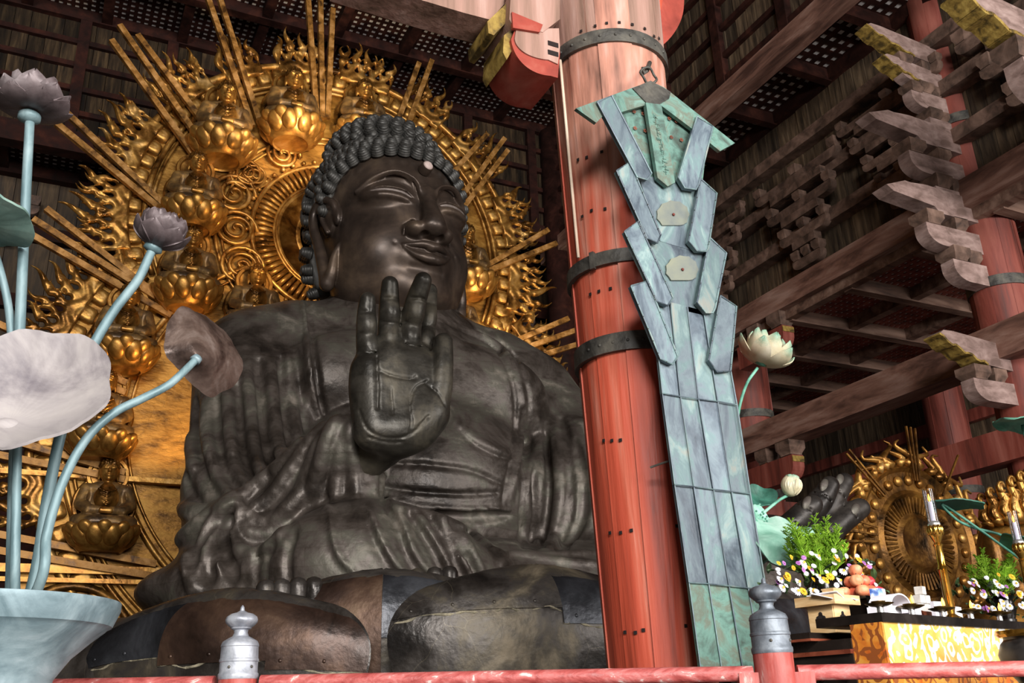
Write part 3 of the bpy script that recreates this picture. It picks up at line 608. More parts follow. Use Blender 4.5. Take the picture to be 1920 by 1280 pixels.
# brackets on the big pillar's head: arms with elbow ends to left and right
def pillar_arm(poly, Y, th, mm, name, parent): 
    m = MB(); m.prism([atY(a, b, Y) for a, b in poly], (0, th, 0)); return m.build(name, mm, parent, ang=35)
tl = thing('pillar_bracket', tuple(atY(1000, 100, 9.0)), 'red elbow bracket with ochre end left of the big pillar head', 'bracket', 'brackets on the big pillar head')
cv = [(1048, 54), (966, 54), (960, 70)] + [(960+ (1-math.cos(t))*78 - 2, 66+math.sin(t)*76) for t in np.linspace(0.1, 1.52, 26)] + [(1046, 146), (1050, 100)]
pillar_arm(cv, 8.75, 0.75, MT['red_paint'], 'elbow_arm', tl)
pillar_arm([(1048, 53), (968, 54)] + [(965+(1-math.cos(t))*72, 70+math.sin(t)*42) for t in np.linspace(0.05, 1.45, 22)] + [(1046, 120), (1050, 90)], 8.73, 0.03, MT['vermilion_pale'], 'faded_side', tl)
pillar_arm([(945, 66), (962, 53), (968, 56), (966, 84), (950, 112), (943, 98)], 8.8, 0.62, MT['ochre'], 'painted_end', tl)
for yy in (83, 100):
    m = MB(); m.box(atY(1037, yy, 8.728), (0.15, 0.012, 0.07)); m.build('mortise', MT['hole'], tl)
tb = thing('bearing_block', tuple(atY(985, 30, 9.0)), 'chunky pink bearing block under the beam left of the pillar head', 'block', 'brackets on the big pillar head')
pillar_arm([(958, -12), (1050, -12), (1050, 36), (1018, 60), (964, 52), (955, 36)], 8.72, 0.8, MT['vermilion_pale'], 'block_body', tb)
pillar_arm([(960, 22), (1018, 46), (1012, 60), (962, 52)], 8.69, 0.05, MT['red_paint'], 'sloping_foot', tb)
pillar_arm([(914, 40), (952, 4), (956, 12), (955, 36), (926, 66), (916, 62)], 8.85, 0.62, MT['ochre'], 'painted_end', tb)
tt = thing('cross_beam', tuple(atY(880, 10, 9.2)), 'pale pink beam end entering at the top left of the pillar', 'beam', 'brackets on the big pillar head')
pillar_arm([(640, -95), (1085, -95), (1085, -8), (946, -8), (945, 8), (920, 37), (870, 24), (780, -3), (640, -48)], 8.9, 0.5, MT['vermilion_pale'], 'beam_body', tt)
tr = thing('pillar_bracket', tuple(atY(1230, 50, 9.0)), 'red curved elbow bracket to the right of the big pillar head', 'bracket', 'brackets on the big pillar head')
cr_ = [(1178, -60)]+[tuple(q) for q in spline([(1282, -60), (1283, -20), (1281, 22), (1270, 52), (1250, 78), (1222, 98)], 6)]+[(1190, 94), (1178, 82)]
pillar_arm(cr_, 9.0, 0.55, MT['red_paint'], 'elbow_arm', tr)
pillar_arm([(1178, -60)]+[tuple(q) for q in spline([(1243, -60), (1244, -20), (1238, 22), (1222, 50), (1198, 76), (1178, 86)], 6)], 8.97, 0.04, MT['vermilion'], 'worn_side', tr)
for yy in (42, 62):
    m = MB(); m.box(atY(1190, yy, 8.968), (0.12, 0.012, 0.07)); m.build('mortise', MT['hole'], tr)
# ---------------------------------------------------------------- the bronze hanging banner
bt = thing('hanging_banner', tuple(atY(1300, 1250, 8.0)), 'tall verdigris bronze banner of tabs and strips hung on the big pillar', 'banner')
def sheet_px(name, poly, dy, mm, th=0.035, lab=None):
    m = MB(); m.prism([atY(a, b, 8.02-dy) for a, b in poly], (0, th, 0)); o = m.build(name, mm, bt)
    if lab: o['label'] = lab
    return o
V1, V2 = MT['verdigris'], MT['verdigris_green']
cols_top = [(1228, 568), (1254, 570), (1286, 577), (1317, 585), (1345, 592)]
rows = [[(1222, 560), (1256, 566), (1288, 574), (1318, 582), (1352, 590)], [(1241, 737), (1275, 743), (1309, 748), (1345, 752), (1383, 759)], [(1264, 908), (1300, 912), (1337, 917), (1371, 921), (1408, 926)], [(1291, 1092), (1328, 1094), (1366, 1098), (1402, 1102), (1438, 1106)], [(1314, 1262), (1354, 1264), (1394, 1266), (1432, 1268), (1470, 1270)]]
for r in range(4):
    for c in range(4):
        a, b, d, e = rows[r][c], rows[r][c+1], rows[r+1][c+1], rows[r+1][c]
        sheet_px('bronze_strip', [a, b, d, e], 0.01*((r+c) % 2), V2 if r == 3 else V1)
        m = MB(); m.tube([atY(a[0]+1, a[1], 7.995), atY(e[0]+1, e[1], 7.995)], 0.007, 6); m.build('seam', V1, bt)
    m = MB(); m.tube([atY(q[0], q[1], 7.99) for q in rows[r+1]], 0.007, 6); m.build('seam', V1, bt)
m = MB(); m.tube([atY(q[4][0]-1, q[4][1], 7.99) for q in rows], 0.009, 6); m.build('seam', V1, bt)
sheet_px('bronze_panel', [(1135, 205), (1216, 188), (1330, 236), (1316, 352), (1262, 348), (1200, 330)], -0.02, V2)
sheet_px('bronze_panel', [(1196, 326), (1314, 350), (1300, 470), (1238, 452)], 0.005, V1)
sheet_px('bronze_panel', [(1212, 446), (1326, 468), (1316, 590), (1256, 576)], 0.0, V1)
sheet_px('bronze_panel', [(1228, 560), (1345, 580), (1350, 600), (1226, 585)], -0.01, V1)
sheet_px('back_sheet', [(1226, 556), (1352, 586), (1383, 759), (1408, 926), (1438, 1106), (1470, 1268), (1316, 1262), (1293, 1092), (1266, 908), (1243, 737)], -0.045, V1)
L_ = [[(1120, 191), (1147, 179), (1222, 325), (1213, 337), (1195, 332)], [(1156, 320), (1181, 303), (1239, 440), (1233, 455), (1214, 447)], [(1171, 434), (1196, 414), (1262, 558), (1252, 573), (1232, 565)], [(1183, 536), (1214, 526), (1271, 668), (1261, 683), (1239, 673)]]
R_ = [[(1307, 218), (1337, 237), (1310, 345), (1305, 355), (1284, 352), (1272, 333)], [(1314, 335), (1344, 362), (1328, 466), (1324, 471), (1307, 470), (1291, 452)], [(1331, 445), (1362, 474), (1341, 577), (1337, 586), (1324, 586), (1307, 567)], [(1351, 554), (1381, 574), (1370, 695), (1345, 697), (1329, 675)]]
for k in range(4):
    for poly in (L_[k], R_[k]):
        sheet_px('bronze_tab', poly, 0.10-0.012*k, V1, 0.06)
        q = [atY(a, b, 7.915+0.012*k) for a, b in poly]; m = MB()
        m.tube(q+[q[0]], 0.011, 6); m.build('tab_rim', V1, bt)
sheet_px('bronze_tab', [(1211, 192), (1240, 196), (1266, 342), (1252, 349), (1233, 333)], 0.10, V2, 0.06, 'engraved green middle tab')
sheet_px('bronze_crest', [(1080, 203), (1220, 152), (1234, 190), (1165, 210), (1136, 212), (1118, 230)], 0.07, V2, 0.05)
sheet_px('bronze_crest', [(1220, 152), (1246, 164), (1378, 268), (1350, 283), (1296, 240), (1232, 192)], 0.07, V2, 0.05)
sheet_px('crest_boss', [(1186, 165), (1220, 151), (1258, 172), (1255, 184), (1232, 198), (1212, 192)], 0.085, MT['iron'], 0.03)
for cx, cy, rx in ((1262, 402, 30), (1279, 505, 30)):
    m = MB(); pts = []
    for k in range(22):
        t = 2*math.pi*k/22; rr = 1+0.035*math.cos(k*math.pi); yy = cy+26*math.sin(t)*rr
        pts.append(atY(cx+rx*math.cos(t)*rr, min(yy, cy+20), 7.995))
    m.prism(pts, (0, 0.02, 0)); m.build('scalloped_plate', mat('cream_patina_%d' % cx, [(0.3, '#69706f'), (0.5, '#777c73'), (0.8, '#878a78')], nscale=2, rough=0.6, metal=0.1), bt)
    m = MB(); m.ell(atY(cx+1, cy, 7.985), 0.018, 8, 6); m.build('rivet', MT['red_far'], bt, smooth=True)
# rivets along tab edges and engraved blossoms
for poly in L_ + R_:
    for k in range(len(poly)):
        a, b = poly[k], poly[(k+1) % len(poly)]; l = math.hypot(b[0]-a[0], b[1]-a[1]); n = int(l/22)
        for i in range(n):
            t = (i+0.5)/n; m = MB(); m.ell(atY(a[0]+(b[0]-a[0])*t, a[1]+(b[1]-a[1])*t, 7.912), 0.006, 6, 4); m.build('rivet', MT['iron'], bt)
for bx, by in ((1189, 209), (1206, 213), (1191, 240), (1210, 245), (1255, 222), (1268, 227), (1259, 257), (1278, 262)):
    m = MB(); c = atY(bx, by, 8.02)
    for k in range(5): m.ell((c[0]+0.017*math.cos(k*1.257), c[1], c[2]+0.017*math.sin(k*1.257)), (0.011, 0.006, 0.011), 6, 4)
    m.build('engraved_blossom', MT['lacquer_red'], bt)
# engraved column of seal-like characters on the middle tab
rr_ = random.Random(5)
for k in range(11):
    t = 0.12+0.76*k/10; cx, cy = 1224+(1252-1224)*t, 200+(335-200)*t; m = MB()
    for q in range(4):
        dx, dy = rr_.uniform(-4, 4), rr_.uniform(-5, 5); hz = rr_.random() < 0.5
        m.box(atY(cx+dx*0.5, cy+dy, 7.918), (0.05 if hz else 0.008, 0.012, 0.008 if hz else 0.05))
    m.build('engraved_character', MT['verdigris_green'], bt)
hk = thing('banner_hook', tuple(atY(1213, 140, 8.1)), 'rusty iron hook and ring holding the bronze banner', 'hook')
m = MB(); m.tube([atY(1218, 118, 8.25), atY(1213, 132, 8.02), atY(1207, 138, 8.0), atY(1204, 126, 8.0)], [0.03, 0.03, 0.025, 0.012], 8); m.build('hook_shank', MT['iron'], hk, smooth=True)
m = MB(); c = np.array(atY(1216, 142, 7.98)); m.tube([c+np.array([0.11*math.cos(t), 0.02*math.sin(3*t), 0.11*math.sin(t)]) for t in np.linspace(0, 2*math.pi, 25)], 0.016, 8); m.build('ring', MT['iron'], hk, smooth=True)
# ================================================================ sculpting field (signed distance on a grid, meshed by surface nets)
f32 = np.float32
class Field:
    def __init__(s, lo, hi, h):
        s.lo = np.array(lo, f32); s.h = f32(h); s.n = np.ceil((np.array(hi)-np.array(lo))/h).astype(int)+1
        s.f = np.full(tuple(s.n), 9.0, f32)
    def sub(s, lo, hi):
        a = np.clip(np.floor((np.array(lo)-s.lo)/s.h).astype(int), 0, s.n); b = np.clip(np.ceil((np.array(hi)-s.lo)/s.h).astype(int)+1, 0, s.n)
        if (b <= a).any(): return None
        sl = tuple(slice(int(i), int(j)) for i, j in zip(a, b))
        ax = [s.lo[k]+s.h*np.arange(a[k], b[k], dtype=f32) for k in range(3)]
        return sl, ax[0][:, None, None], ax[1][None, :, None], ax[2][None, None, :]
    def put(s, d, sl, k, mode):
        a = s.f[sl]
        if mode == 'u':
            if k > 0:
                h = np.clip(0.5+0.5*(d-a)/k, 0, 1); s.f[sl] = d*(1-h)+a*h - k*h*(1-h)
            else: s.f[sl] = np.minimum(a, d)
        else:
            d = -d
            if k > 0: s.f[sl] = np.maximum(a, d) + k*0.25*np.square(np.clip(1-np.abs(a-d)/k, 0, 1))
            else: s.f[sl] = np.maximum(a, d)
    def ell(s, c, r, k=0.0, mode='u', R=None):
        """ellipsoid, R rows = local axes"""
        r = np.array(r, float); mx = (r.max() if R is not None else r)+k+3*s.h
        g = s.sub(np.array(c)-mx, np.array(c)+mx)
        if g is None: return s
        sl, x, y, z = g; x = x-c[0]; y = y-c[1]; z = z-c[2]
        if R is not None: x, y, z = (R[i][0]*x+R[i][1]*y+R[i][2]*z for i in range(3))
        k0 = np.sqrt((x/r[0])**2+(y/r[1])**2+(z/r[2])**2); k1 = np.sqrt((x/r[0]**2)**2+(y/r[1]**2)**2+(z/r[2]**2)**2)+1e-6
        s.put((k0*(k0-1)/k1).astype(f32), sl, k, mode); return s
    def cone(s, a, b, ra, rb, k=0.0, mode='u'):
        a = np.array(a, float); b = np.array(b, float); mr = max(ra, rb)+k+3*s.h
        g = s.sub(np.minimum(a, b)-mr, np.maximum(a, b)+mr)
        if g is None: return s
        sl, x, y, z = g; d = b-a; L = max(d@d, 1e-9)
        t = np.clip(((x-a[0])*d[0]+(y-a[1])*d[1]+(z-a[2])*d[2])/L, 0, 1)
        q = np.sqrt((x-a[0]-t*d[0])**2+(y-a[1]-t*d[1])**2+(z-a[2]-t*d[2])**2)-(ra+(rb-ra)*t)
        s.put(q.astype(f32), sl, k, mode); return s
    def chain(s, pts, r, k=0.0, mode='u'):
        """polyline of cones merged sharply first, then blended once"""
        pts = [np.array(p, float) for p in pts]; r = list(r) if hasattr(r, '__len__') else [r]*len(pts)
        mr = max(r)+k+3*s.h; P = np.array(pts); g = s.sub(P.min(0)-mr, P.max(0)+mr)
        if g is None: return s
        sl, x, y, z = g; D = None
        for a, b, ra, rb in zip(pts[:-1], pts[1:], r[:-1], r[1:]):
            d = b-a; L = max(d@d, 1e-9); t = np.clip(((x-a[0])*d[0]+(y-a[1])*d[1]+(z-a[2])*d[2])/L, 0, 1)
            q = np.sqrt((x-a[0]-t*d[0])**2+(y-a[1]-t*d[1])**2+(z-a[2]-t*d[2])**2)-(ra+(rb-ra)*t)
            D = q if D is None else np.minimum(D, q)
        s.put(D.astype(f32), sl, k, mode); return s
    def sample(s, P):
        q = (np.asarray(P, f32)-s.lo)/s.h; i = np.clip(np.floor(q).astype(int), 0, s.n-2); t = np.clip(q-i, 0, 1); o = 0
        for dx in (0, 1):
            for dy in (0, 1):
                for dz in (0, 1):
                    w = (t[:, 0] if dx else 1-t[:, 0])*(t[:, 1] if dy else 1-t[:, 1])*(t[:, 2] if dz else 1-t[:, 2])
                    o = o + w*s.f[i[:, 0]+dx, i[:, 1]+dy, i[:, 2]+dz]
        return o
    def hit(s, px, py, y0, y1, n=400):
        """first surface point seen along the sight line of a photograph pixel, between two depths"""
        d = ray(px, py); Y = np.linspace(y0, y1, n); P = EYE[None]+d[None]*(Y/d[1])[:, None]
        v = s.sample(P); w = np.where(v < 0)[0]
        return None if len(w) == 0 else P[w[0]]
    def hits(s, pts, y0, y1, n=5):
        out = [s.hit(a, b, y0, y1) for a, b in spline([(p[0], p[1]) for p in pts], n)]
        return [p for p in out if p is not None]
    def mesh(s, name, xf=None):
        f = s.f; n = s.n; ins = f < 0
        c = np.zeros(tuple(n-1), np.int8)
        for dx in (0, 1):
            for dy in (0, 1):
                for dz in (0, 1): c += ins[dx:n[0]-1+dx, dy:n[1]-1+dy, dz:n[2]-1+dz]
        act = np.argwhere((c > 0) & (c < 8)); idx = np.full(tuple(n-1), -1, np.int32); idx[tuple(act.T)] = np.arange(len(act))
        V = np.zeros((len(act), 3), f32); W = np.zeros(len(act), f32)
        cor = [(dx, dy, dz) for dx in (0, 1) for dy in (0, 1) for dz in (0, 1)]
        vals = {q: f[act[:, 0]+q[0], act[:, 1]+q[1], act[:, 2]+q[2]] for q in cor}
        for q in cor:
            for ax in range(3):
                if q[ax]: continue
                r = list(q); r[ax] = 1; a, b = vals[q], vals[tuple(r)]; m = (a < 0) != (b < 0)
                t = np.where(m, a/np.where(m, a-b, 1), 0); p = np.tile(np.array(q, f32), (len(act), 1)); p[:, ax] = t
                V[m] += p[m]; W[m] += 1
        V = (act+V/W[:, None])*s.h+s.lo
        Q = []
        for ax in range(3):
            o1, o2 = [k for k in range(3) if k != ax]
            sl0 = [slice(1, -1)]*3; sl0[ax] = slice(0, -1); sl1 = list(sl0); sl1[ax] = slice(1, None)
            A = ins[tuple(sl0)]; B = ins[tuple(sl1)]; e = np.argwhere(A != B); off = np.array([1, 1, 1]); off[ax] = 0; g = e+off
            flip = A[tuple(e.T)]
            def cell(d1, d2):
                h = g.copy(); h[:, o1] -= d1; h[:, o2] -= d2; return idx[tuple(h.T)]
            quad = np.stack([cell(1, 1), cell(0, 1), cell(0, 0), cell(1, 0)], 1)
            if ax == 1: flip = ~flip
            quad[~flip] = quad[~flip][:, ::-1]; Q.append(quad)
        Q = np.concatenate(Q); Q = Q[(Q >= 0).all(1)]
        if xf is not None: V = xf(V)
        me = bpy.data.meshes.new(name); me.vertices.add(len(V)); me.vertices.foreach_set('co', np.ascontiguousarray(V, f32).ravel())
        me.loops.add(len(Q)*4); me.loops.foreach_set('vertex_index', Q.astype(np.int32).ravel())
        me.polygons.add(len(Q)); me.polygons.foreach_set('loop_start', np.arange(0, len(Q)*4, 4, dtype=np.int32))
        me.polygons.foreach_set('loop_total', np.full(len(Q), 4, np.int32)); me.polygons.foreach_set('use_smooth', np.ones(len(Q), bool))
        me.update(calc_edges=True); me.validate(); return me
def addmesh(name, me, mm, parent, dz=None):
    b = Vector((0, 0, 0)); q = parent
    while q is not None: b += q.location; q = q.parent
    me.transform(Matrix.Translation(-b)); me.materials.append(mm)
    o = bpy.data.objects.new(name, me); COL.objects.link(o); o.parent = parent; return o
# ================================================================ the seated bronze figure
SX, SY = 7.9, 22.0
stat = thing('bronze_seated_figure', (SX, SY, 3.6), 'colossal dark bronze seated figure, curled hair, right palm raised outward', 'statue')
# ---- head, modelled upright then turned a little
HC = np.array([7.60, 22.3, 14.04]); HS = 0.987; HY = math.radians(8.25); HP = math.radians(-2.1)
_Rz = np.array([[math.cos(HY), -math.sin(HY), 0], [math.sin(HY), math.cos(HY), 0], [0, 0, 1]])
_Rx = np.array([[1, 0, 0], [0, math.cos(HP), -math.sin(HP)], [0, math.sin(HP), math.cos(HP)]])
HR = _Rz @ _Rx
def head_xf(V): return (np.asarray(V, float)*np.array([1, -1, 1])*HS) @ HR.T + HC     # local u right, v forward, w up
def head_inv(P): return ((np.asarray(P, float)-HC) @ HR)/HS*np.array([1, -1, 1])
H = Field((-2.75, -2.7, -4.6), (2.75, 2.9, 4.0), 0.028)
H.ell((0, -.35, .55), (1.98, 2.15, 2.0))
H.ell((0, .12, -.75), (1.78, 1.84, 2.15), .5)
for sg in (-1, 1):
    H.ell((sg*.78, .62, -1.35), (1.0, 1.1, 1.1), .35)
    H.ell((sg*1.15, .1, -1.95), (.62, .8, .75), .4)
H.ell((0, 1.12, -2.25), (.95, .72, .62), .35)
H.ell((0, .35, -2.4), (1.35, 1.25, .62), .35)
H.cone((0, -.5, -2.2), (0, -.6, -4.6), 1.5, 1.75, .2)
H.ell((0, -.45, -2.95), (1.58, 1.65, .26), .12); H.ell((0, -.5, -3.45), (1.66, 1.7, .3), .12); H.ell((0, -.5, -4.0), (1.74, 1.76, .34), .12)
_a = math.radians(24); Rr = {q: ((math.cos(_a), -q*math.sin(_a), 0), (q*math.sin(_a), math.cos(_a), 0), (0, 0, 1)) for q in (-1, 1)}
EYES = []
for sg in (-1, 1):
    # brow: broad shallow arc stepping down into the lid
    br = spline([(sg*.20, 1.97, .10), (sg*.40, 1.99, .44), (sg*.88, 1.84, .64), (sg*1.3, 1.53, .52), (sg*1.66, 1.10, .20)], 6)
    H.chain(br, list(np.interp(np.linspace(0, 1, len(br)), [0, .15, .85, 1], [.04, .07, .07, .03])), .22)
    H.ell((sg*.92, 2.04, .18), (.74, .44, .46), .03, 's', Rr[sg])
    H.ell((sg*.86, 1.38, .04), (.74, .46, .42), .10, 'u', Rr[sg])          # full closed-looking lid
    arc = spline([(sg*.36, 0, -.04), (sg*.62, 0, .06), (sg*.92, 0, .10), (sg*1.20, 0, .11), (sg*1.46, 0, .10)], 6)
    def on_face(u_, w_):
        T = np.linspace(2.7, .6, 500); q = H.sample(np.stack([np.full_like(T, u_), T, np.full_like(T, w_)], 1)); k_ = np.where(q < 0)[0]; return np.array([u_, T[k_[0]], w_])
    env = list(np.interp(np.linspace(0, 1, len(arc)), [0, .2, .8, 1], [.25, 1, 1, .25]))
    low = [on_face(q[0], q[2]-.17) for q in arc]; top_ = [on_face(q[0], q[2]+.05) for q in arc]; mid_ = [on_face(q[0], q[2]) for q in arc]
    H.chain([q+np.array([0, -.03, 0]) for q in low], [.10*e for e in env], .05)
    H.chain([q+np.array([0, -.01, 0]) for q in top_], [.045*e for e in env], .03)
    H.chain([q+np.array([0, .0, -.015]) for q in mid_], [.05*e for e in env], .012, 's')
    EYES.append(([q+np.array([0, -.035, -.018]) for q in mid_], [.042*e for e in env]))
# nose
H.chain([(0, 1.93, .25), (0, 2.08, -.3), (0, 2.24, -.85)], [.15, .20, .29], .22)
H.ell((0, 2.18, -1.0), (.38, .32, .22), .12)
for sg in (-1, 1):
    H.ell((sg*.40, 1.98, -1.04), (.27, .32, .22), .08)
    H.chain([(sg*.40, 1.86, -.74), (sg*.62, 1.84, -.92), (sg*.64, 1.80, -1.14)], .05, .06, 's')
    H.ell((sg*.23, 2.14, -1.25), (.13, .17, .14), .03, 's')
H.ell((0, 2.12, -1.42), (.62, .40, .17), .04, 's')
H.chain([(0, 2.03, -1.28), (0, 2.0, -1.46)], .05, .07, 's')
# mouth
H.ell((0, 1.60, -1.66), (.74, .44, .44), .25)
for sg in (-1, 1):
    up = spline([(0, 2.08, -1.48), (sg*.17, 2.10, -1.46), (sg*.42, 2.0, -1.47), (sg*.68, 1.84, -1.47)], 5)
    H.chain(up, list(np.linspace(.135, .04, len(up))), .03)
    lo = spline([(0, 2.06, -1.82), (sg*.2, 2.06, -1.82), (sg*.42, 1.96, -1.73), (sg*.64, 1.85, -1.54)], 5)
    H.chain(lo, list(np.linspace(.15, .05, len(lo))), .03)
    ln = spline([(0, 2.25, -1.645), (sg*.25, 2.2, -1.64), (sg*.5, 2.05, -1.57), (sg*.84, 1.86, -1.42)], 5)
    H.chain(ln, list(np.linspace(.035, .02, len(ln))), .02, 's')
    H.ell((sg*.89, 1.82, -1.42), (.045, .06, .06), .06, 's')
H.chain([(-.45, 1.88, -2.06), (0, 2.02, -2.10), (.45, 1.88, -2.06)], [.03, .09, .03], .16, 's')
# ears with long pierced lobes
for sg in (-1, 1):
    hel = spline([(sg*1.86, .42, -.2), (sg*1.97, .36, .16), (sg*2.12, .0, .36), (sg*2.2, -.32, .12), (sg*2.18, -.34, -.35), (sg*2.08, -.18, -.95), (sg*2.0, .0, -1.7), (sg*1.98, .12, -2.12)], 5)
    H.chain(hel, list(np.linspace(.10, .12, len(hel)//2))+list(np.linspace(.12, .19, len(hel)-len(hel)//2)), .05)
    inn = spline([(sg*1.82, .50, -1.15), (sg*1.90, .42, -1.45), (sg*1.94, .34, -1.85), (sg*1.98, .14, -2.14)], 5)
    H.chain(inn, list(np.linspace(.07, .18, len(inn))), .05)
    H.ell((sg*1.90, .0, -.05), (.13, .40, .6), .08)
    H.ell((sg*1.86, .44, -.25), (.10, .14, .26), .05)
    H.chain(spline([(sg*2.0, .28, .05), (sg*2.06, .02, .14), (sg*2.08, -.08, -.15), (sg*1.98, .10, -.6)], 4), .055, .04)
# hair cap and crown bump
def hairline(phi):
    """lowest hair height (w) at azimuth phi from the front, degrees"""
    a = abs(phi)
    return float(np.interp(a, [0, 25, 45, 58, 68, 76, 81, 85, 97, 105, 120, 180], [1.42, 1.42, 1.30, 1.08, .72, .0, -.1, .75, .75, .1, -1.6, -2.2]))
cap = Field((-2.6, -3.0, -2.6), (2.6, 2.4, 4.3), 0.06)
cap.ell((0, -.38, .6), (2.12, 2.24, 2.06)); cap.ell((0, -.55, 2.35), (1.55, 1.5, 1.2), .35); cap.ell((0, -.9, -.6), (1.95, 1.8, 2.0), .3)
gl = cap.sub((-9, -9, -9), (9, 9, 9)); _x, _y, _z = gl[1], gl[2], gl[3]
az = np.degrees(np.arctan2(np.abs(_x)+0*_z, (_y+.35)+0*_z)); hl = np.interp(az, [0, 25, 45, 58, 68, 76, 81, 85, 97, 105, 120, 180], [1.42, 1.42, 1.30, 1.08, .72, .0, -.1, .75, .75, .1, -1.6, -2.2])
cap.f = np.maximum(cap.f, ((hl+.08)-_z).astype(f32)*0.8)
headme = H.mesh('head', head_xf); head = addmesh('head', headme, MT['bronze_face'], stat)
for ep, er in EYES:
    m = MB(); m.tube(head_xf(np.array(ep)), er, 8); tag(m.build('eye', MT['eye'], head, smooth=True), 'narrow eye between the lids, painted paler as if lit')
hair = addmesh('hair', cap.mesh('hair', head_xf), MT['curl'], stat)
# one conch curl, its shell shared
def curl_mesh():
    m = MB(); prof = []
    for k in range(5):
        z = -.03+k*0.058; r = .172*(1-(max(0, z)/.33)**2.4)
        prof += [(r*.97, z), (r*1.03, z+.02), (r*.98, z+.045)]
    prof += [(.085, .262), (.04, .285), (.012, .288)]
    m.lathe(prof, n=14); me = bpy.data.meshes.new('hair_curl'); me.from_pydata(m.v, [], m.f)
    me.polygons.foreach_set('use_smooth', [True]*len(me.polygons)); me.materials.append(MT['curl']); return me
CM = curl_mesh(); curls = []
def cap_hit(o, d):
    T = np.linspace(0.2, 4.5, 300); P = np.array(o)[None]+np.array(d)[None]*T[:, None]; v = cap.sample(P); w = np.where(v > 0)[0]
    return None if len(w) == 0 else P[w[0]]
rows_ = []
for ri in range(13):
    el = math.radians(-22+ri*9.0); r = 2.15*math.cos(el); cnt = max(1, int(2*math.pi*r/0.405))
    for k in range(cnt):
        rows_.append((el, 2*math.pi*(k+0.5*(ri % 2))/cnt))
def surf(el, ph):
    o = np.array([0, -.4, .75]); d = np.array([math.cos(el)*math.sin(ph), math.cos(el)*math.cos(ph), math.sin(el)])
    T = np.linspace(0.3, 4.2, 500); P = o+d*T[:, None]; v = full(P); w = np.where(v > 0)[0]; return P[w[0]]
def full(P):
    def e(c, r): return np.sqrt((((P-np.array(c))/np.array(r))**2).sum(1))-1
    a = np.minimum(e((0, -.38, .6), (2.1, 2.24, 2.06)), e((0, -.55, 2.35), (1.55, 1.5, 1.2))*.6); return np.minimum(a, e((0, -.9, -.6), (1.95, 1.8, 2.0)))
def add_curl(p, nrm):
    # outward normal leaning a touch upward is the curl's axis
    o = bpy.data.objects.new('hair_curl', CM); COL.objects.link(o); o.parent = hair
    wp = head_xf(np.array([p]))[0]; wn = (np.array(nrm)*np.array([1, -1, 1])) @ HR.T
    q = Vector(wn).to_track_quat('Z', 'Y'); o.rotation_mode = 'QUATERNION'; o.rotation_quaternion = q
    o.location = (wp[0]-SX, wp[1]-SY, wp[2]-3.6); return o
ncurl = 0
def grad(p):
    g = np.array([full(np.array([p+np.eye(3)[i]*.02]))[0]-full(np.array([p-np.eye(3)[i]*.02]))[0] for i in range(3)]); return g/np.linalg.norm(g)
# front rim row follows the hairline, later rows climb to the crown
lines = []
for ph in np.arange(-128, 112, 8.6):
    lines.append(ph)
def place_row(hfun, step, off):
    global ncurl
    ph = -126+off
    while ph < 92:
        w = hfun(ph); d = np.array([math.sin(math.radians(ph)), math.cos(math.radians(ph))]); T = np.linspace(0.02, 3.2, 400)
        P = np.stack([d[0]*T, -.42+d[1]*T, np.full_like(T, w)], 1); v = full(P); s_ = np.where(v > 0)[0]
        r = T[s_[0]] if len(s_) else 3
        if v[0] < 0 and r > 0.12 and ncurl < 298 and not (80 < abs(ph) < 103 and w < .98):
            p = P[s_[0]]; g = grad(p); add_curl(p-g*.02, g+np.array([0, 0, .12])); ncurl += 1
        sl = (hfun(ph+2)-hfun(ph))/math.radians(2) if abs(hfun(ph+2)-w) < 2 else 0
        ph += math.degrees(step/math.hypot(max(r, .3), min(abs(sl), 5)))
for k in range(7):   # rows following the hairline, then level rows to the crown
    place_row(lambda ph, k=k: hairline(ph)+.10+k*.315 if hairline(ph)+.10+k*.315 < 2.40 else 9, 0.355, (k % 2)*4.6)
for k, w in enumerate((2.58, 2.86, 3.1, 3.28, 3.42)):
    place_row(lambda ph, w=w: w, 0.36, k*5)
top = np.array([0, -.55, 3.54]); add_curl(top, np.array([0, 0, 1]))
u = MB(); pc = np.array([0, 1.92, .98]); wc = head_xf([pc])[0]; wn = (np.array([0, 1, .18])*np.array([1, -1, 1])) @ HR.T
q = Vector(wn).to_track_quat('Z', 'Y').to_matrix(); u.lathe([(.17, -.12), (.17, .06), (.15, .12)], wc, 20, q); u.build('urna_socket', MT['bronze_face'], stat, smooth=False, ang=40)
u = MB(); u.lathe([(.135, -.05), (.135, .13), (.10, .165), (.03, .18)], wc, 20, q); tag(u.build('urna', MT['urna'], stat, ang=50), 'pale round forehead stone')
# ---- robe and body
B = Field((1.2, 14.0, 2.7), (15.4, 25.0, 12.9), 0.052)
B.ell((7.9, 22.7, 7.6), (4.0, 2.3, 4.4))
B.cone((4.35, 22.8, 9.75), (11.45, 22.8, 9.75), 1.45, 1.45, .5)
B.cone((7.9, 22.8, 9.6), (7.75, 22.9, 11.6), 2.6, 1.75, .7)
B.cone((5.2, 22.7, 10.4), (10.6, 22.7, 10.4), 1.25, 1.25, .6)
B.ell((7.9, 20.9, 6.6), (3.0, 2.0, 2.3), .6)
for sg in (-1, 1): B.ell((7.9+sg*1.55, 20.9, 9.0), (1.9, 1.0, 1.35), .4)
# right arm (image left)
B.cone((4.2, 22.6, 9.7), (3.85, 20.3, 6.3), 1.45, 1.30, .4)
# left arm (image right)
B.cone((11.7, 22.6, 9.6), (13.0, 20.6, 6.0), 1.4, 1.5, .4)
B.cone((13.0, 20.6, 5.4), (13.6, 17.0, 4.6), 1.5, 0.9, .4)
B.ell((12.6, 20.4, 4.9), (1.7, 1.9, 1.4), .4)
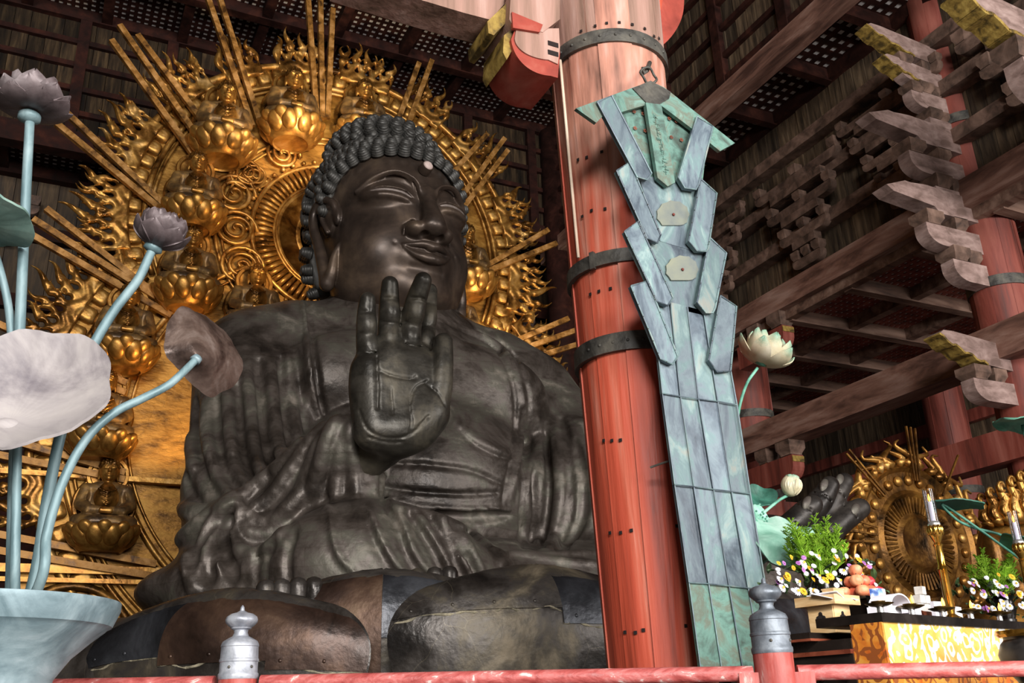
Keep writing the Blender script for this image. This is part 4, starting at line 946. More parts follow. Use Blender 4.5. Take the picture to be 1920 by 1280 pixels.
# lap
B.ell((7.9, 19.6, 4.0), (6.2, 3.6, 1.15), .5)
R1 = [(4.2, 16.7, 4.0), (5.3, 16.3, 4.12), (6.4, 16.2, 3.95), (7.6, 16.2, 3.55)]
B.cone((6.0, 20.0, 4.2), (5.0, 17.2, 4.1), 1.0, 1.1, .4)
B.ell((5.40, 16.75, 4.0), (1.95, 1.45, 1.34), .3); B.chain(R1[1:], [.9, .86, .55], .45)
B.chain([(7.4, 17.2, 3.6), (10.4, 16.6, 3.75), (13.4, 16.3, 3.8)], [.8, .78, 1.0], .25)
B.cone((9.9, 20.0, 4.2), (13.2, 16.6, 3.9), 1.1, 1.1, .4)
B.ell((12.9, 16.4, 3.7), (1.7, 1.4, 1.2), .4)
# hanging right sleeve and its swags: plain cores first
B.ell((12.0, 20.6, 6.2), (1.6, 1.6, 2.4), .5)
B.cone((3.75, 20.0, 6.0), (3.5, 18.9, 4.3), 1.30, 1.1, .35)
B.cone((3.55, 18.7, 5.0), (3.3, 18.3, 3.6), .95, 1.05, .35)
B.cone((4.0, 19.0, 5.5), (5.0, 16.95, 6.35), 1.0, .55, .3)
B.chain([(5.1, 17.0, 6.2), (5.1, 17.15, 5.2), (5.0, 17.3, 4.4)], [.45, .55, .65], .25)
B.cone((4.5, 17.8, 5.4), (3.9, 18.4, 4.6), .75, .9, .3)
def taper(r, n): return [r*(0.4+0.6*min(1, 2.6*math.sin(math.pi*(i+.5)/n))) for i in range(n)]
def ridge(pts, y0, y1, r, k=.05, n=7, sink=.35):
    h = B.hits(pts, y0, y1, n)
    if len(h) > 2:
        h = [p+ray(960, 640)*0+(p-EYE)/np.linalg.norm(p-EYE)*r*sink for p in h]; B.chain(h, taper(r, len(h)), k)
def groove(pts, y0, y1, r, k=.07, n=7):
    h = B.hits(pts, y0, y1, n)
    if len(h) > 2: B.chain(h, taper(r, len(h)), k, 's')
def cz(l): return [(284+a/2.2, 569+b/2.2) for a, b in l]
def c4(l): return [(300+a/2.2326, 860+b/2.2326) for a, b in l]
# upper arm: long vertical folds, broad soft swells with sharp furrows between
for l in ([(178, 400), (180, 560), (215, 700), (290, 830)], [(265, 390), (275, 560), (315, 700), (365, 770)], [(355, 330), (365, 520), (390, 660), (420, 740)], [(440, 230), (455, 420), (470, 560), (490, 690)], [(538, 220), (550, 400), (565, 520), (585, 610)], [(585, 190), (605, 380), (628, 500), (645, 560)], [(130, 520), (140, 680), (190, 800), (270, 850)]):
    groove(cz(l), 16, 24.5, .19, .10)
for l in ([(222, 400), (230, 560), (262, 690), (325, 800)], [(310, 370), (322, 540), (350, 680), (390, 755)], [(400, 300), (412, 480), (430, 620), (455, 715)], [(492, 240), (505, 420), (520, 560), (540, 640)], [(560, 220), (578, 400), (598, 520), (612, 590)], [(150, 420), (160, 600), (200, 740), (280, 845)]):
    ridge(cz(l), 16, 24.5, .13, .12, sink=.6)
# edge of the over-robe on the right shoulder
ridge(cz([(622, -8), (640, 100), (655, 250), (672, 380), (700, 500)]), 16, 24.5, .12, .03, sink=.3)
groove(cz([(640, -8), (660, 100), (676, 250), (694, 380), (722, 490)]), 16, 24.5, .08, .03)
# chest: lapel bands, pectoral crease, belly rolls
for dx, r in ((0, .07), (26, .06)):
    groove([(838+dx, 606), (925+dx, 650), (962+dx, 720), (966+dx, 800), (955+dx, 880), (940+dx, 945)], 17, 24.5, r, .03, n=9)
ridge([(851, 606), (938, 650), (975, 720), (979, 800), (968, 880), (953, 950)], 17, 24.5, .08, .04, n=9)
groove(cz([(1260, 505), (1300, 550), (1370, 600), (1470, 640)]), 17, 24.5, .06, .08)
ridge(cz([(1250, 490), (1295, 535), (1370, 585), (1470, 625)]), 17, 24.5, .10, .18, sink=.6)
for l in ([(990, 660), (1150, 665), (1320, 690), (1450, 745)], [(960, 755), (1100, 775), (1280, 785), (1430, 780)]): groove(cz(l), 16.5, 24.5, .06, .05)
ridge(cz([(965, 800), (1100, 838), (1300, 852), (1475, 850)]), 16.5, 24.5, .11, .05, sink=.3)
groove(cz([(965, 830), (1100, 866), (1300, 880), (1475, 872)]), 16.5, 24.5, .14, .05)
# left arm drapery
for l in ([(1625, 540), (1640, 720), (1630, 860), (1610, 1000)], [(1690, 470), (1725, 650), (1722, 860), (1660, 1010)], [(1745, 560), (1780, 720), (1775, 880), (1700, 1010)], [(1540, 440), (1545, 660), (1535, 860), (1540, 1010)], [(1580, 700), (1590, 860), (1575, 1010)]):
    groove(cz(l), 16, 24.5, .15, .08)
for l in ([(1660, 560), (1680, 740), (1672, 880), (1640, 1000)], [(1590, 480), (1600, 660), (1590, 860), (1590, 1000)], [(1730, 800), (1700, 930), (1640, 1010)]): ridge(cz(l), 16, 24.5, .11, .12, sink=.5)
# bottom edge of the upper sleeve swelling over the knot, then the tied folds below it
ridge(cz([(120, 600), (104, 740), (125, 840), (220, 868), (300, 840), (385, 785)]), 15, 24.5, .2, .08, sink=.3)
for l in ([(370, 800), (230, 885), (150, 950), (115, 1000)], [(360, 815), (265, 900), (215, 1010), (195, 1130)], [(365, 825), (300, 890), (262, 1000), (285, 1110)], [(350, 860), (325, 950), (345, 1010), (395, 1060)], [(150, 1040), (165, 1120), (190, 1190)], [(390, 1090), (380, 1150), (385, 1190)], [(420, 1060), (425, 1130), (440, 1190)]):
    ridge(cz(l), 15, 24.5, .17, .06, sink=.3)
for l in ([(340, 830), (240, 915), (180, 1000), (160, 1100)], [(335, 850), (280, 950), (238, 1060), (245, 1150)], [(330, 880), (300, 980), (320, 1070), (350, 1130)]):
    groove(cz(l), 15, 24.5, .13, .08)
for l in ([(372, 845), (390, 885), (470, 900), (560, 850), (620, 760)], [(375, 910), (420, 950), (490, 945), (560, 890)], [(350, 1010), (420, 1040), (500, 1000), (560, 930)]): ridge(cz(l), 14.5, 24, .15, .06, sink=.3)
# sleeve: fan of rope-like folds from the cuff
for l in ([(828, 425), (700, 515), (560, 648), (450, 738), (375, 792)], [(800, 450), (672, 560), (575, 690), (490, 800), (395, 870)], [(812, 458), (712, 562), (655, 690), (605, 800), (500, 905)], [(818, 468), (752, 560), (715, 680), (690, 815)], [(822, 480), (785, 560), (772, 680), (760, 815)], [(828, 495), (818, 570), (838, 680), (848, 805)], [(775, 470), (730, 560), (690, 690), (650, 815)]):
    ridge(cz(l), 14.5, 23, .17, .035, n=9, sink=.2)
for l in ([(880, 700), (885, 740), (880, 800)], [(962, 660), (940, 720), (935, 800)], [(915, 690), (912, 740), (910, 800)]): ridge(cz(l), 14.5, 23, .12, .05)
# folds over the folded leg
for l in ([(700, 200), (705, 300), (740, 420), (830, 512)], [(868, 215), (920, 350), (985, 460), (1050, 530)], [(955, 168), (1010, 280), (1050, 390), (1100, 470), (1150, 522)], [(1060, 225), (1130, 330), (1185, 430), (1222, 520)], [(1150, 245), (1225, 350), (1262, 440), (1295, 505)], [(1222, 285), (1290, 380), (1345, 490)]):
    ridge(c4(l), 13.5, 20, .13, .05, n=9, sink=.35)
    groove([(a-8, b+2) for a, b in c4(l)], 13.5, 20, .085, .05, n=9)
for l in ([(560, 300), (530, 420), (540, 560)], [(470, 340), (440, 450), (440, 570)]): groove(c4(l), 13.5, 20, .10, .08)
for l in ([(1395, 385), (1425, 400), (1420, 450)], [(1440, 400), (1600, 405), (1840, 395)], [(1550, 412), (1700, 432), (1840, 442)], [(960, 205), (1150, 240), (1300, 310), (1400, 385)]): ridge(c4(l), 13.5, 21, .09, .05, n=9)
robe = addmesh('robe', B.mesh('robe'), MT['bronze'], stat)
# ---- raised right hand: palm outwards, five fingers
hY = 15.6
def hp(px, py, dy=0.0): return atY(px, py, hY+dy)
D = Field((3.7, 14.2, 5.3), (8.2, 18.8, 10.9), 0.027)
# palm body
D.ell(hp(748, 728, .28), (.92, .42, 1.05)); D.cone(hp(700, 700, .3), hp(705, 800, .25), .36, .42, .2); D.cone(hp(735, 680, .28), hp(745, 800, .25), .36, .45, .2); D.cone(hp(775, 690, .28), hp(775, 800, .22), .36, .45, .2)
D.cone(hp(806, 775, .1), hp(742, 812, .2), .36, .42, .22)      # ball of the thumb
D.cone(hp(690, 690, .2), hp(702, 810, .18), .24, .33, .15)      # heel under the little finger
D.chain([hp(736, 800, .45), hp(715, 832, .8), hp(676, 872, 1.2), hp(640, 900, 2.0)], [.50, .45, .36, .36], .25)
fing = [  # joints (px, py, depth offset), radii
    ([(690, 672, .28), (687, 630, .2), (687, 590, .12), (689, 562, .06)], [.205, .19, .175, .15]),
    ([(728, 664, .28), (729, 610, .2), (730, 565, .1), (731, 533, .02)], [.215, .2, .19, .16]),
    ([(764, 658, .24), (770, 610, .12), (780, 565, -.12), (793, 526, -.35)], [.22, .21, .2, .165]),
    ([(795, 668, .4), (799, 615, .5), (803, 575, .55), (806, 545, .6)], [.2, .185, .175, .15]),
    ([(806, 780, .1), (822, 735, .02), (828, 690, .0), (831, 642, .05)], [.30, .25, .22, .185])]
for pts, r in fing:
    P = [hp(*p) for p in pts]; S = spline(P, 4); rr = list(np.interp(np.linspace(0, len(r)-1, len(S)), range(len(r)), r)); D.chain(S, rr, .07)
for pts, r in fing[:4]:
    for i in (1, 2):   # creases at the joints
        a = hp(*pts[i]); w = r[i]
        D.chain([a+np.array([-w, -.10, 0]), a+np.array([0, -w-.03, -.02]), a+np.array([w, -.10, 0])], .028, .03, 's')
    a = hp(*pts[0]); w = r[0]
    D.chain([a+np.array([-w, -.14, .05]), a+np.array([0, -w-.08, .02]), a+np.array([w, -.14, .05])], .03, .04, 's')
    for i in (0, 1): # soft pads between
        q = (hp(*pts[i])+hp(*pts[i+1]))/2; D.ell(q+np.array([0, -.06, 0]), (r[i]*.88, r[i]*.95, .24), .06)
def c3(l): return [(320+a/2.667, 480+b/2.667) for a, b in l]
def dcrease(l, r=.024):
    h = D.hits(l, 14.3, 18, 6)
    if len(h) > 1: D.chain(h, r, .03, 's')
dcrease(c3([(1040, 570), (1110, 600), (1210, 615), (1225, 600)])); dcrease(c3([(1285, 625), (1225, 660), (1195, 740), (1205, 830), (1195, 880)])); dcrease(c3([(1030, 500), (1035, 640), (1035, 760)]), .03)
dcrease(c3([(940, 770), (990, 870), (1090, 910), (1200, 890), (1290, 800)])); dcrease(c3([(985, 905), (1080, 930), (1160, 930)])); dcrease(c3([(1100, 660), (1110, 790)]), .02); dcrease(c3([(1280, 640), (1340, 690), (1370, 740)]), .025)
addmesh('right_hand', D.mesh('right_hand'), MT['bronze_hand'], stat)
# ---- left hand resting palm up on the far knee
lY = 14.6
def lp(px, py, dy=0.0): return atY(px, py, lY+dy)
E_ = Field((11.4, 13.4, 3.6), (16.6, 17.6, 7.0), 0.036)
E_.ell(lp(1440, 1020, 1.0), (1.1, .95, .55)); E_.cone(lp(1380, 1060, 1.6), lp(1440, 1030, 1.0), .7, .65, .2)
lf = [([(1436, 1022, .5), (1478, 990, .3), (1508, 962, .15), (1524, 946, .05)], [.30, .27, .25, .2]),
      ([(1452, 1018, .7), (1505, 978, .5), (1538, 938, .38), (1556, 910, .3)], [.31, .27, .26, .2]),
      ([(1476, 1016, .9), (1535, 975, .75), (1565, 930, .65), (1583, 903, .6)], [.31, .27, .25, .2]),
      ([(1490, 1030, .8), (1545, 1002, .6), (1588, 968, .5), (1612, 953, .45)], [.32, .28, .26, .22])]
for pts, r in lf:
    S = spline([lp(*p) for p in pts], 4); E_.chain(S, list(np.interp(np.linspace(0, 3, len(S)), range(4), r)), .06)
    for i in (1, 2):
        a = lp(*pts[i]); t = lp(*pts[i+1])-a; t /= np.linalg.norm(t); s_ = np.cross(t, [0, 1, 0]); w = r[i]
        E_.chain([a-s_*w, a-np.array([0, w+.04, 0]), a+s_*w], .025, .03, 's')
lh = addmesh('left_hand', E_.mesh('left_hand'), MT['bronze_dark'], stat)
for (nx, ny), an, (pts, r) in zip(((1517, 943), (1549, 911), (1578, 902), (1607, 955)), (40, 30, 22, 45), lf):
    h = E_.hit(nx, ny, 13, 17.5)
    if h is None: continue
    m = MB(); Rm = Matrix.Rotation(math.radians(an), 3, 'Y'); m.ell(h+np.array([0, .045, 0]), (.12, .065, .18), 16, 10, Rm)
    m.build('fingernail', MT['bronze'], lh, smooth=True)
# ---------------------------------------------------------------- lotus pedestal
ped = thing('lotus_pedestal', (SX, SY, 0.9), 'huge dark bronze lotus pedestal of overlapping petals under the seated figure', 'pedestal')
m = MB(); m.lathe([(9.6, .9), (9.2, 1.6), (8.6, 2.5), (8.4, 3.1), (8.1, 3.3), (7.2, 3.42), (0.1, 3.42)], (SX, SY, 0), 64); m.build('pedestal_core', MT['petal'], ped, smooth=True, ang=40)
def petal_shell(phi, R0, w, top, z0, bulge, name='pedestal_petal', tip=0.0):
    """one upright petal on the ring at angle phi from the front: broad, rounded, swelling outward and curling in at the top"""
    G = []; na, nb = 25, 23
    for i in range(na):
        t = i/(na-1); row = []
        wid = w*(0.78+0.30*math.sin(math.pi*min(1, t*0.75)))*math.sqrt(max(0.0, 1-max(0, (t-0.42)/0.58)**2.3))
        z = z0+(top-z0)*(1-(1-t)**1.55) ; out = bulge*math.sin(math.pi*(0.16+0.74*t)) - 0.10*bulge
        for j in range(nb):
            s = (j/(nb-1)*2-1); a = phi + s*wid/R0; r = R0+out*(1-0.30*s*s) - 0.10*s*s*(1-t) + tip*t**6
            ridge_ = 0.05*math.exp(-(s/0.12)**2)*t
            row.append((SX+(r+ridge_)*math.sin(a), SY-(r+ridge_)*math.cos(a), z - 0.32*abs(s)**3*t*0.6))
        G.append(row)
    m = MB(); m.sheet(G, 0.13); return m
def petal_at(px, Rr):
    """ring angle whose front point at radius Rr lies under image column px near the petal tops"""
    best = None
    for k in range(-900, 900):
        a = math.radians(k*0.1); P = np.array([SX+Rr*math.sin(a), SY-Rr*math.cos(a), 3.3])-EYE; x = 960+FPX*(P@CR)/(P@CF)
        if best is None or abs(x-px) < best[0]: best = (abs(x-px), a)
    return best[1]
def petal_plates(px, w, top, R0, bl, plates):
    """the petal plus riveted repair plates: (i0, i1, j0, j1, material) on its grid"""
    m = petal_shell(petal_at(px, R0+.3), R0, w, top, 0.9, bl); o = m.build('pedestal_petal', MT['petal'], ped, smooth=True, ang=60)
    A = np.array(m.v[:25*23]).reshape(25, 23, 3); C0 = np.array([SX, SY, 0])
    rgp = random.Random(px)
    for i0, i1, j0, j1, mm in plates:
        S = A[i0:i1+1, j0:j1+1].copy(); d = S-C0; d[..., 2] = 0; d /= np.linalg.norm(d, axis=2, keepdims=True); S = S+d*.122+np.array([0, 0, .012])
        if j1 >= 22 or i1 >= 24: S = S+d*.0
        q = MB(); q.sheet(S, .03); q.build('repair_plate', mm, o, smooth=True, ang=50)
        if i0 > 0:   # ragged filler along the plate's lower edge
            E = [S[0, j]+d[0, j]*.005+np.array([0, 0, rgp.uniform(-.05, .03)]) for j in range(S.shape[1])]; E = spline(E, 3)
            q = MB(); q.tube(E, [rgp.uniform(.006, .026) for _ in E], 6); q.build('seam_filler', MT['grout'], o, smooth=True)
        for j in range(1, S.shape[1]-1, 3):
            c = S[1, j]+d[1, j]*.01; q = MB(); q.ell(c, .035, 8, 6); q.build('rivet', mm, o, smooth=True)
PB, PC, PD = MT['petal_blue'], MT['petal_copper'], MT['petal']
for args in ((1010, 1.98, 3.56, 9.1, .66, ((13, 24, 12, 22, PB), (15, 24, 0, 12, PD), (2, 7, 9, 16, PB), (1, 9, 17, 22, PB))), (425, 1.9, 3.33, 9.1, .62, ((12, 24, 0, 7, PB), (11, 24, 7, 15, PC), (10, 24, 15, 22, PC), (3, 9, 10, 20, PD))), (1475, 2.0, 3.4, 9.1, .62, ((12, 24, 4, 18, PB),)), (120, 1.85, 3.0, 9.0, .6, ())): petal_plates(*args)
for args in ((718, 2.03, 3.60, 8.55, .46, ((8, 24, 0, 11, PC), (12, 24, 11, 18, PB), (4, 11, 12, 20, PD), (13, 24, 18, 22, PD))), (262, 1.7, 3.05, 8.5, .46, ((10, 24, 0, 22, PD),)), (1265, 2.0, 3.4, 8.5, .46, ())): petal_plates(*args)
# rounded studs along the seat's rim, peeping over the petals
for px, py in ((497, 1128), (527, 1126), (558, 1123), (588, 1122), (782, 1105), (815, 1102), (843, 1100)):
    p = atY(px, py-14, 14.2); m = MB(); m.lathe([(.12, -.5), (.135, 0), (.135, .11), (.10, .18), (.03, .21)], (p[0], p[1], p[2]), 16); m.build('stamen_stud', MT['petal'], ped, smooth=True)
m = MB(); m.box((SX, SY-2, 0.45), (21, 17.5, 0.9)); o = m.build('trim_2', MT['stone']); o['kind'] = 'structure'
# ================================================================ the great gilded halo behind the figure
HY_ = 29.5
halo = thing('halo_screen', (SX, HY_, 0.9), 'towering gilded openwork halo screen with flames and ray bundles behind the figure', 'halo')
HZ, BZ = 17.3, 10.2          # centres of the head ring and the body ring
def hpt(x, z, y=0.0): return (SX+x, HY_+y, z)
def outline(R1, R2, n=72, zmin=1.2):
    """joined outline of the two discs"""
    P = []
    for k in range(n+1):
        t = math.pi*k/n*1.0 - math.pi/2
    th = []
    for k in range(2*n):
        a = 2*math.pi*k/(2*n); d = np.array([math.sin(a), math.cos(a)]); c = np.array([0, 13.0]); best = 0
        for (cz, R) in ((HZ, R1), (BZ, R2)):
            oc = c-np.array([0, cz]); b = oc@d; q = b*b-(oc@oc-R*R)
            if q > 0: best = max(best, -b+math.sqrt(q))
        p = c+d*best; P.append((p[0], max(p[1], zmin)))
    return P
m = MB(); m.prism([hpt(x, z, 0.12) for x, z in outline(7.0, 8.55)], (0, 0.22, 0)); m.build('backing_panel', MT['gold_board'], halo)
def ring(name, cx, cz, R, r, flat, a0, a1, mm, y=0.0, n=64):
    m = MB(); m.tube([hpt(cx+R*math.sin(a), cz+R*math.cos(a), y) for a in np.linspace(a0, a1, n)], r, 8, flat=flat, up=(0, 1, 0)); return m.build(name, mm, halo, smooth=True)
A1 = math.radians(112); A2 = math.radians(52)
for R, r in ((6.25, .10), (7.05, .13), (6.05, .06), (4.05, .07), (3.85, .05)): ring('ring_moulding', 0, HZ, R, r, 1.0, -A1 if R > 5 else -math.pi, A1 if R > 5 else math.pi, MT['gold'])
for R, r in ((7.75, .10), (8.6, .13), (7.5, .06), (6.25, .09), (6.0, .05)):
    for sg in (-1, 1): ring('ring_moulding', 0, BZ, R, r, 1.0, sg*A2 if R > 7 else sg*math.radians(20), sg*math.radians(150), MT['gold'])
# coffered border: rounded bosses between the mouldings
boss = {}
def boss_mesh(w, h):
    key = (w, h)
    if key not in boss:
        m = MB(); V = []; n = 20
        for sc_, y in ((1, 0.1), (1, -0.02), (0.86, -0.09), (0.45, -0.11)):
            for k in range(n):
                t = 2*math.pi*k/n; c, s = math.cos(t), math.sin(t); q = (abs(c)**5+abs(s)**5)**(-0.2); V.append((c*q*w/2*sc_, y, s*q*h/2*sc_))
        F = [(i*n+k, i*n+(k+1) % n, (i+1)*n+(k+1) % n, (i+1)*n+k) for i in range(3) for k in range(n)]+[tuple(3*n+k for k in range(n))]
        m.add(V, F); me = bpy.data.meshes.new('border_boss'); me.from_pydata(m.v, [], m.f); me.materials.append(MT['gold'])
        me.polygons.foreach_set('use_smooth', [True]*len(me.polygons)); boss[key] = me
    return boss[key]
def put_boss(cz, R, a, w, h):
    o = bpy.data.objects.new('border_boss', boss_mesh(w, h)); COL.objects.link(o); o.parent = halo
    o.location = (R*math.sin(a), 0.0, cz+R*math.cos(a)-0.9); o.rotation_euler = (0, a, 0)
for k in range(-22, 23):
    a = k*math.radians(5.0)
    if abs(a) < A1: put_boss(HZ, 6.65, a, .46, .58)
for k in range(11, 30):
    a = math.radians(4.8)*k
    for sg in (-1, 1): put_boss(BZ, 8.18, sg*a, .52, .62)
# nimbus disc with its fluted rim
NZ = 17.35
m = MB(); m.lathe([(0.02, -.02), (1.2, -.02), (1.25, -.10), (1.35, -.02), (1.9, .0), (2.0, -.08), (2.1, -.02)], hpt(0, NZ), 56, Matrix.Rotation(math.radians(-90), 3, 'X')); m.build('nimbus_disc', MT['gold'], halo, smooth=True)
for k in range(78):
    a = 2*math.pi*k/78; m = MB(); m.tube([hpt(2.15*math.sin(a), NZ+2.15*math.cos(a), 0), hpt(2.45*math.sin(a), NZ+2.45*math.cos(a), -.05), hpt(2.75*math.sin(a), NZ+2.75*math.cos(a), 0)], [.065, .085, .095], 6)
    m.build('rim_flute', MT['gold'], halo, smooth=True)
ring('nimbus_rim', 0, NZ, 2.85, .09, 1, 0, 2*math.pi, MT['gold']); ring('nimbus_rim', 0, NZ, 2.1, .06, 1, 0, 2*math.pi, MT['gold'])
for k in range(46):
    a = 2*math.pi*k/46; m = MB(); m.ell(hpt(3.02*math.sin(a), NZ+3.02*math.cos(a), -.02), .085, 8, 6); m.build('rim_bead', MT['gold'], halo, smooth=True)
# ray bundles: square rods
for lst in (((-4.75, 19.94, -7.74, 23.71), (-5.0, 19.46, -7.92, 23.04), (-4.72, 20.69, -7.15, 23.5)),
            ((-5.71, 17.33, -8.97, 19.95), (-5.81, 17.16, -9.14, 19.44)),
            ((-5.31, 13.94, -9.05, 16.42), (-5.48, 14.0, -9.35, 16.0), (-5.15, 13.54, -9.39, 15.5)),
            ((-3.12, 21.0, -5.04, 25.86), (-2.84, 21.07, -4.68, 26.1)),
            ((-.88, 21.92, -1.45, 26.91), (-.68, 21.97, -1.0, 27.3), (-.49, 22.03, -.5, 26.85)),
            ((1.9, 21.6, 2.98, 25.41), (2.3, 21.6, 3.52, 25.7)),
            ((4.2, 20.6, 5.84, 22.9), (4.6, 19.7, 6.59, 22.89), (4.7, 19.3, 6.71, 22.37)),
            ((5.69, 17.18, 8.34, 19.16), (5.69, 16.96, 8.67, 18.64)),
            ((5.3, 13.55, 9.0, 15.52), (5.6, 13.4, 9.4, 15.13), (5.8, 13.1, 9.4, 14.54)),
            ((6.0, 10.9, 10.0, 12.4), (6.1, 10.6, 10.1, 11.8)),
            ((-5.96, 8.51, -9.6, 9.3), (-5.95, 8.3, -9.6, 8.78)), ((-4.87, 5.95, -9.2, 6.62), (-4.69, 5.58, -9.2, 6.2)),
            ((-6.2, 11.2, -10.0, 12.6), (-6.2, 10.9, -10.0, 12.0))):
    for x0, z0, x1, z1 in lst:
        m = MB(); m.bar(hpt(x0, z0, -.28), hpt(x1, z1, -.42), .19, .19, (0, 1, 0)); m.build('ray', MT['gold_ray'], halo)
# flame panels between the bundles: a pierced sheet of swaying tongues
rf = random.Random(11)
def flame_panel(cz, R, a0, a1, n, hgt, seed):
    """pierced sheet: a pillowed slab of swaying tongues with teardrop openings"""
    q = random.Random(seed); Rm = R+.55; W = (a1-a0)*Rm; am = (a0+a1)/2
    F = Field((-W/2-.35, -.17, -.5), (W/2+.35, .17, hgt*1.35+.1), .03)
    S = F.lo[0]+F.h*np.arange(F.n[0], dtype=f32)[:, None]; Rr_ = F.lo[2]+F.h*np.arange(F.n[2], dtype=f32)[None, :]
    y = (F.lo[1]+F.h*np.arange(F.n[1], dtype=f32))[None, :, None]
    d = np.maximum(np.abs(S)-W/2, np.maximum(Rr_-.30, -.45-Rr_))
    def seg(P, rad):
        D = None
        for (x0, z0), (x1, z1), ra, rb in zip(P[:-1], P[1:], rad[:-1], rad[1:]):
            dx, dz = x1-x0, z1-z0; t = np.clip(((S-x0)*dx+(Rr_-z0)*dz)/max(dx*dx+dz*dz, 1e-9), 0, 1)
            e = np.hypot(S-x0-t*dx, Rr_-z0-t*dz)-(ra+(rb-ra)*t); D = e if D is None else np.minimum(D, e)
        return D
    def smin(u_, v_, k): h = np.clip(.5+.5*(v_-u_)/k, 0, 1); return v_*(1-h)+u_*h-k*h*(1-h)
    holes = []
    for row, (r0, h, w, cnt) in enumerate(((.1, hgt*.66, .15, n+1), (.1, hgt, .155, n))):
        for k in range(cnt):
            x0 = -W/2+W*(k+.5)/cnt; lean = -.25*np.sign(am+1e-6)*abs(math.sin(am)); H_ = h*q.uniform(.85, 1.15)*(1-.28*abs(2*(k+.5)/cnt-1)*(row == 1)); sw = q.choice((-1, 1))*q.uniform(.10, .17)
            P = []; rad = []
            for i in range(12):
                t = i/11; P.append((x0+sw*math.sin(t*6.0)*(.45+.7*t)+lean*t*t*H_, r0+H_*t)); rad.append(max(.012, w*(1-t)**.75*(.8+.5*math.sin(t*math.pi))))
            d = smin(seg(P, rad), d, .035)
            i0 = 5; c = P[i0]; sg = -1 if sw > 0 else 1; Q = [c]; th = sg*1.0
            for i in range(7): th -= sg*.50*(-1); Q.append((Q[-1][0]+.075*math.sin(th), Q[-1][1]+.075*math.cos(th)))
            d = smin(seg(Q, list(np.linspace(.075, .02, len(Q)))), d, .02)
            if row == 1: holes.append((x0+W/cnt*.5, r0+H_*.34)); holes.append((x0+.04, r0+.05))
    for hx, hz in holes:
        if abs(hx) < W/2-.1: d = np.maximum(d, -np.minimum(np.hypot(S-hx, Rr_-hz)-.085, seg([(hx, hz), (hx+.02, hz+.20)], [.075, .01])))
    dc = np.maximum(d, -.075) + .022*np.cos(17*(Rr_+.16*np.sin(5.2*S)))*np.clip(-d*12, 0, 1)
    F.f = (dc[:, None, :] + y*y/.17).astype(f32)
    F.f = np.ascontiguousarray(F.f)
    def xf(V): A = am+V[:, 0]/Rm; r = R+V[:, 2]; return np.stack([SX+r*np.sin(A), HY_-.06+V[:, 1], cz+r*np.cos(A)], 1)
    o = addmesh('flame_panel', F.mesh('flame_panel', xf), MT['gold'], halo); return o
gaps = [(-58, -42), (-79, -62), (-98, -82), (-38, -25), (-20, -5), (-1, 12), (16, 28), (34, 50), (54, 76), (80, 98)]
for i, (a, b) in enumerate([(-56.5, -41), (-80, -62.5), (-104, -84), (-36.5, -24.5), (-19.5, -6), (-.5, 16), (21, 35), (41, 58), (64, 82), (84, 104)]):
    flame_panel(HZ, 7.15, math.radians(a), math.radians(b), max(3, int(abs(b-a)/3.0)), 1.45, i)
for i, (a, b) in enumerate([(-76, -57), (-96, -80), (-112, -100), (54, 71), (73, 82), (85, 104)]):
    flame_panel(BZ, 8.7, math.radians(a), math.radians(b), max(3, int(abs(b-a)/2.5)), 1.25, 40+i)
# cloud spirals on the board
def spiral(x, z, R, turns, sg, y=-.04):
    n = 46; m = MB(); P = []; r = []
    for i in range(n):
        t = i/(n-1); a = sg*t*turns*2*math.pi; rr = R*(1-t)**.8+.03; P.append(hpt(x+rr*math.cos(a), z+rr*math.sin(a), y-.05*t)); r.append(.085*(1-.3*t)*R/.7)
    m.tube(P, r, 6, up=(0, 1, 0)); m.build('cloud_spiral', MT['gold'], halo, smooth=True)
for px, py, R, s in ((438, 364, .72, 1), (442, 430, .68, 1), (452, 500, .72, 1), (462, 326, .62, -1), (530, 290, .6, 1), (478, 330, .45, -1)):
    p = atY(px, py, HY_); spiral(p[0]-SX, p[2], R, 2.6, s); spiral(-(p[0]-SX), p[2], R, 2.6, -s)
# arches of the stand at the screen's foot
for cx in (-6.9, -3.3, 3.3, 6.9):
    for R, r in ((1.75, .12), (1.45, .08), (1.1, .06)):
        m = MB(); m.tube([hpt(cx+R*math.cos(t), 3.3+R*1.15*math.sin(t), -.1) for t in np.linspace(0, math.pi, 25)], r, 8, up=(0, 1, 0)); m.build('arch_moulding', MT['gold_dark'], halo, smooth=True)
    m = MB(); m.prism([hpt(cx+1.75*math.cos(t), 3.3+2.0*math.sin(t), .05) for t in np.linspace(0, math.pi, 25)], (0, .2, 0)); m.build('arch_panel', MT['gold_dark'], halo)
for z, h in ((5.75, .22), (5.45, .12), (8.35, .14)):
    m = MB(); m.box(hpt(-6.9, z, -.12), (5.2, .3, h)); m.build('rail_moulding', MT['gold'], halo); m = MB(); m.box(hpt(6.9, z, -.12), (5.2, .3, h)); m.build('rail_moulding', MT['gold'], halo)
m = MB(); m.box(hpt(0, 2.1, .2), (17.2, .4, 2.6)); m.build('stand', MT['gold_dark'], halo)
m = MB(); m.box(hpt(0, 4.3, .25), (17.0, .3, 3.0)); m.build('stand_panel', MT['gold_board'], halo)
